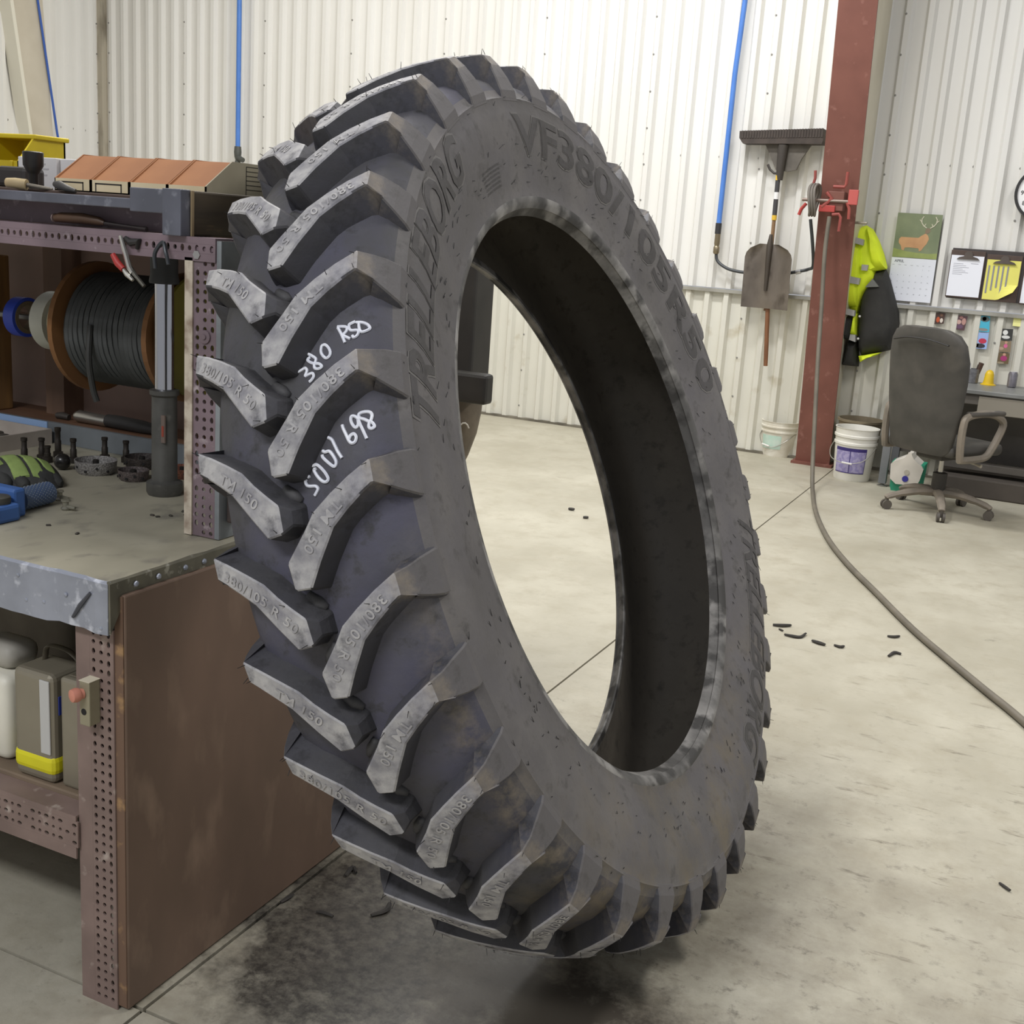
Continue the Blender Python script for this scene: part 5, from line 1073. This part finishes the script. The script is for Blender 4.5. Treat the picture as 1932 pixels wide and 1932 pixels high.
b1 = bucket(*(-1.955,9.088), .118, .142, .27, 'dirty white bucket with a washed-out teal label, left of the column', pd, [(F0 - 1.0, F0 + .35, .06, .165, teal, 0)])
b2x, b2y = -1.290, 8.535
b2 = bucket(b2x, b2y, .126, .150, .372, 'tall white bucket with a purple label, right of the column', pw, [(F0 - .9, F0 + .78, .062, .225, lil, 0), (F0 - .9, F0 + .78, .215, .238, pur, .0006), (F0 - .9, F0 + .78, .058, .064, pur, .0006), (F0 - .06, F0 - .02, .06, .22, pur, .0008), (F0 + .75, F0 + .78, .06, .23, pur, .0008)])
MB().tube(spline([(b2x - .148, b2y - .01, .26), (b2x - .165, b2y - .04, .20), (b2x - .13, b2y - .12, .15), (b2x - .02, b2y - .15, .13), (b2x + .09, b2y - .13, .16), (b2x + .15, b2y - .03, .25)]), .003, 6).build('bail_handle', M('wire_bail', 'a3a198', rough=.4, metal=.6), b2)
MB().cyl((b2x - .055, b2y - .152, .134), (b2x + .015, b2y - .155, .130), .007, n=8).build('bail_grip', M('grip_white', 'e2e0da', rough=.5), b2, smooth=True)
b1x, b1y = (-1.955,9.088)
MB().tube(spline([(b1x - .13, b1y - .02, .19), (b1x - .14, b1y - .05, .14), (b1x - .09, b1y - .12, .085), (b1x, b1y - .135, .08), (b1x + .09, b1y - .11, .14), (b1x + .135, b1y - .02, .19)]), .003, 6).build('bail_handle', MATS['wire_bail'], b1)
MB().cyl((b1x - .10, b1y - .115, .09), (b1x - .04, b1y - .135, .08), .007, n=8).build('bail_grip', MATS['grip_white'], b1, smooth=True)
wbn = MB().lathe((-1.325, 8.853, 0), (0, 0, 1), [(.12, 0), (.155, .37), (.166, .375), (.166, .392), (.152, .392), (.148, .37), (.11, .02)], 36).build('waste_bin', M('bin_brown', '82765f', '6f6450', 6, rough=.7), smooth=True); tag(wbn, 'brownish plastic waste bin behind the purple-labelled bucket', 'bin')
co = empty('lunch_cooler', (-.90, 8.40, 0), 'small green cooler with a white tent-shaped lid under the desk', 'cooler')
cm_ = M('cooler_green', '2f9474', '2a8769', 6, rough=.5); cw = M('cooler_white', 'd9d3c8', 'cec8bd', 6, rough=.5)
cx0 = -.893; cy0 = 8.32
MB().prism([(cx0 - .09, 0), (cx0 + .09, 0), (cx0 + .10, .03), (cx0 + .108, .20), (cx0 - .108, .20), (cx0 - .10, .03)], 'y', cy0, cy0 + .17).build('body', cm_, co)
lid = [(cx0 - .062, .052), (cx0 + .07, .058), (cx0 + .088, .09), (cx0 + .104, .175), (cx0 + .09, .195), (cx0 + .035, .235), (cx0 + .018, .262), (cx0 + .016, .278), (cx0 - .008, .278), (cx0 - .012, .258), (cx0 - .03, .238), (cx0 - .10, .20), (cx0 - .112, .185), (cx0 - .104, .085)]
MB().prism(lid, 'y', cy0 - .022, cy0).build('lid_face', cw, co)
MB().prism([(cx0 - .112, .185), (cx0 - .10, .20), (cx0 - .03, .238), (cx0 - .008, .27), (cx0 + .016, .27), (cx0 + .035, .235), (cx0 + .09, .195), (cx0 + .104, .175), (cx0 + .104, .16), (cx0 - .112, .165)], 'y', cy0, cy0 + .17).build('lid_top', cw, co)
discy(MB(), (cx0 + .0, .142), .018, cy0 - .026, cy0 - .021, 20).build('button', M('button_grey', 'b9b3a4', rough=.5), co)
discy(MB(), (cx0 - .004, .096), .021, cy0 - .026, cy0 - .021, 20).build('blue_dot', M('dot_blue', '37358f', rough=.5), co)

# ------------------------------------------------------------------ office chair (back towards the camera)
och = empty('office_chair', (-.64, 7.83, 0), 'black high-backed office chair turned away, dusty plastic arms and five-star base', 'chair')
och.rotation_euler = (0, 0, math.radians(-32))
lea = M('chair_black', '4a4742', '3b3935', 7, rough=.55, c3='55514b', s3=5, lo3=.55, hi3=.75); pla = M('chair_plastic', '857b6e', '716a5f', 9, rough=.65)
bk = MB(); rings = []; n = 28
for (z, hw, yb, th) in ((.40, .165, -.265, .03), (.43, .205, -.27, .05), (.55, .225, -.285, .06), (.70, .245, -.30, .065), (.85, .258, -.315, .07), (.98, .262, -.33, .07), (1.08, .245, -.345, .068), (1.135, .21, -.352, .06), (1.162, .15, -.356, .045), (1.17, .07, -.357, .025)):
    ring = []
    for i in range(n):
        a = 2 * PI * i / n; c, s_ = math.cos(a), math.sin(a)
        x = hw * 1.10 * math.copysign(abs(c) ** .45, c); y = th * .5 * math.copysign(abs(s_) ** .55, s_)
        ring.append(V(x, yb + y + .045 * (x / .26) ** 2, z))
    rings.append(ring)
bk.loft(rings, True); bko = bk.build('backrest', lea, och, smooth=True, local=True)
hr = MB(); hr.tube(spline([(-.20, -.372, 1.075), (-.1, -.393, 1.095), (.0, -.398, 1.10), (.1, -.393, 1.095), (.20, -.372, 1.075)]), .010, 8, r2=.5).build('head_seam', M('chair_seam', '2a2826', rough=.6), bko, smooth=True, local=True)
MB().rbox((-.255, -.25, .395), (.255, .25, .475), .035, 3).build('seat', lea, och, smooth=True, local=True)
for sg in (-1, 1):
    x = sg * .285
    pts = [(x, -.22, .395), (x, -.235, .50), (x, -.235, .60), (x, -.215, .655), (x, -.10, .675), (x, .02, .672), (x, .11, .645), (x, .15, .60), (x, .115, .52), (x, .07, .45), (x, .02, .405), (x, -.10, .395)]
    MB().tube(spline(pts + [pts[0]], 4)[:-1], .023, 8, closed=True).build('armrest', pla, och, smooth=True, local=True)
    MB().rbox((x - .028, -.20, .662), (x + .028, .13, .69), .012, 2).build('arm_pad', M('chair_pad', '55504a', '48443f', 9, rough=.6), och, local=True)
MB().rbox((-.10, -.14, .35), (.10, .14, .395), .01).build('tilt_box', M('chair_dark', '3d3934', rough=.6), och, local=True)
MB().tube([(.10, .0, .36), (.22, .02, .35), (.27, .02, .345)], [.006, .006, .012], 8).build('lever', M('lever_pale', 'a39b8c', rough=.5), och, smooth=True, local=True)
MB().lathe((0, 0, .10), (0, 0, 1), [(.042, 0), (.045, .02), (.045, .15), (.030, .155)], 18).build('gas_column', M('chair_dark', ''), och, smooth=True, local=True)
MB().lathe((0, 0, .25), (0, 0, 1), [(.016, 0), (.016, .105)], 14).build('piston', M('piston_bright', 'b5b2ac', rough=.25, metal=.9), och, smooth=True, local=True)
for k in range(5):
    a = math.radians(-78 + 72 * k + 32); c, s_ = math.cos(a), math.sin(a)
    lg_ = MB().tube(spline([(.03 * c, .03 * s_, .125), (.12 * c, .12 * s_, .125), (.24 * c, .24 * s_, .105), (.315 * c, .315 * s_, .082), (.33 * c, .33 * s_, .070)], 4), [.034] * 4 + [.030] * 4 + [.026] * 4 + [.022] * 4 + [.018], 8, r2=.8).build('base_leg', pla, och, smooth=True, local=True)
    q = V(.325 * c, .325 * s_, .030)
    cs = MB()
    for d in (-.016, .016): cs.cyl(q + V(-s_ * d - s_ * .008, c * d + c * .008, 0), q + V(-s_ * d + s_ * .008, c * d - c * .008, 0), .030, n=16)
    cs.cyl(q + V(0, 0, .0), q + V(0, 0, .045), .013, n=8)
    cs.build('caster', M('caster_grey', '5e5850', '4c4741', 9, rough=.6), lg_, smooth=True, local=True)

# ------------------------------------------------------------------ rubber scraps on the floor
scm = M('rubber_scrap', '2b2825', '3a3631', 20, rough=.8)
def scrap(pts, r, label, grp='rubber scraps on the floor'):
    r *= .8; zs = [V(p[0], p[1], r * .7 + .002 * (k % 2)) for k, p in enumerate(pts)]
    o = MB().tube(spline(zs, 3), [r * (.5 + .5 * math.sin(PI * (i + 1) / (3 * (len(zs) - 1) + 2))) for i in range(3 * (len(zs) - 1) + 1)], 6, r2=.7).build('rubber_scrap', scm, smooth=True); tag(o, label, 'scrap', grp)
scrap([(-0.969,4.832),(-0.932,4.843),(-0.901,4.875)], .011, 'straight dark rubber scrap, nearest the tire of the far scraps')
scrap([(-0.934,4.800),(-0.914,4.782)], .006, 'tiny rubber crumb under the straight scrap')
scrap([(-0.897,4.737),(-0.862,4.731),(-0.832,4.745),(-0.822,4.801)], .010, 'curled dark rubber scrap beside the straight one')
scrap([(-0.780,4.728),(-0.748,4.712),(-0.722,4.709)], .011, 'dark rubber scrap in the middle of the row of far scraps')
scrap([(-0.690,4.732),(-0.664,4.720),(-0.653,4.744)], .009, 'dark rubber scrap at the right end of the far row')
scrap([(-0.517,4.994),(-0.491,4.997),(-0.472,5.027)], .009, 'rubber scrap just left of the floor hose, upper of two')
scrap([(-0.474,4.732),(-0.459,4.787),(-0.433,4.791)], .010, 'rubber scrap just left of the floor hose, lower of two')
scrap([(-2.506,6.217),(-2.471,6.214)], .014, 'dark lump on the floor seen through the tire, left of two')
scrap([(-2.359,6.080),(-2.330,6.089)], .013, 'dark lump on the floor seen through the tire, right of two')
scrap([(0.048,3.080),(0.075,3.052)], .006, 'thin rubber shred on the floor near the right edge')
scrap([(-1.463,2.032),(-1.458,2.057),(-1.458,2.075)], .007, 'pale rubber shred beside the bench side panel')
scrap([(-1.371,2.045),(-1.351,2.048),(-1.328,2.049)], .006, 'thin rubber shred in the black dust under the tire')
scrap([(-1.399,2.208),(-1.405,2.248),(-1.384,2.232)], .008, 'curled rubber shred in the black dust beside the bench')
scrap([(-1.245,2.163),(-1.235,2.130),(-1.255,2.097)], .008, 'rubber shred under the left side of the tire')
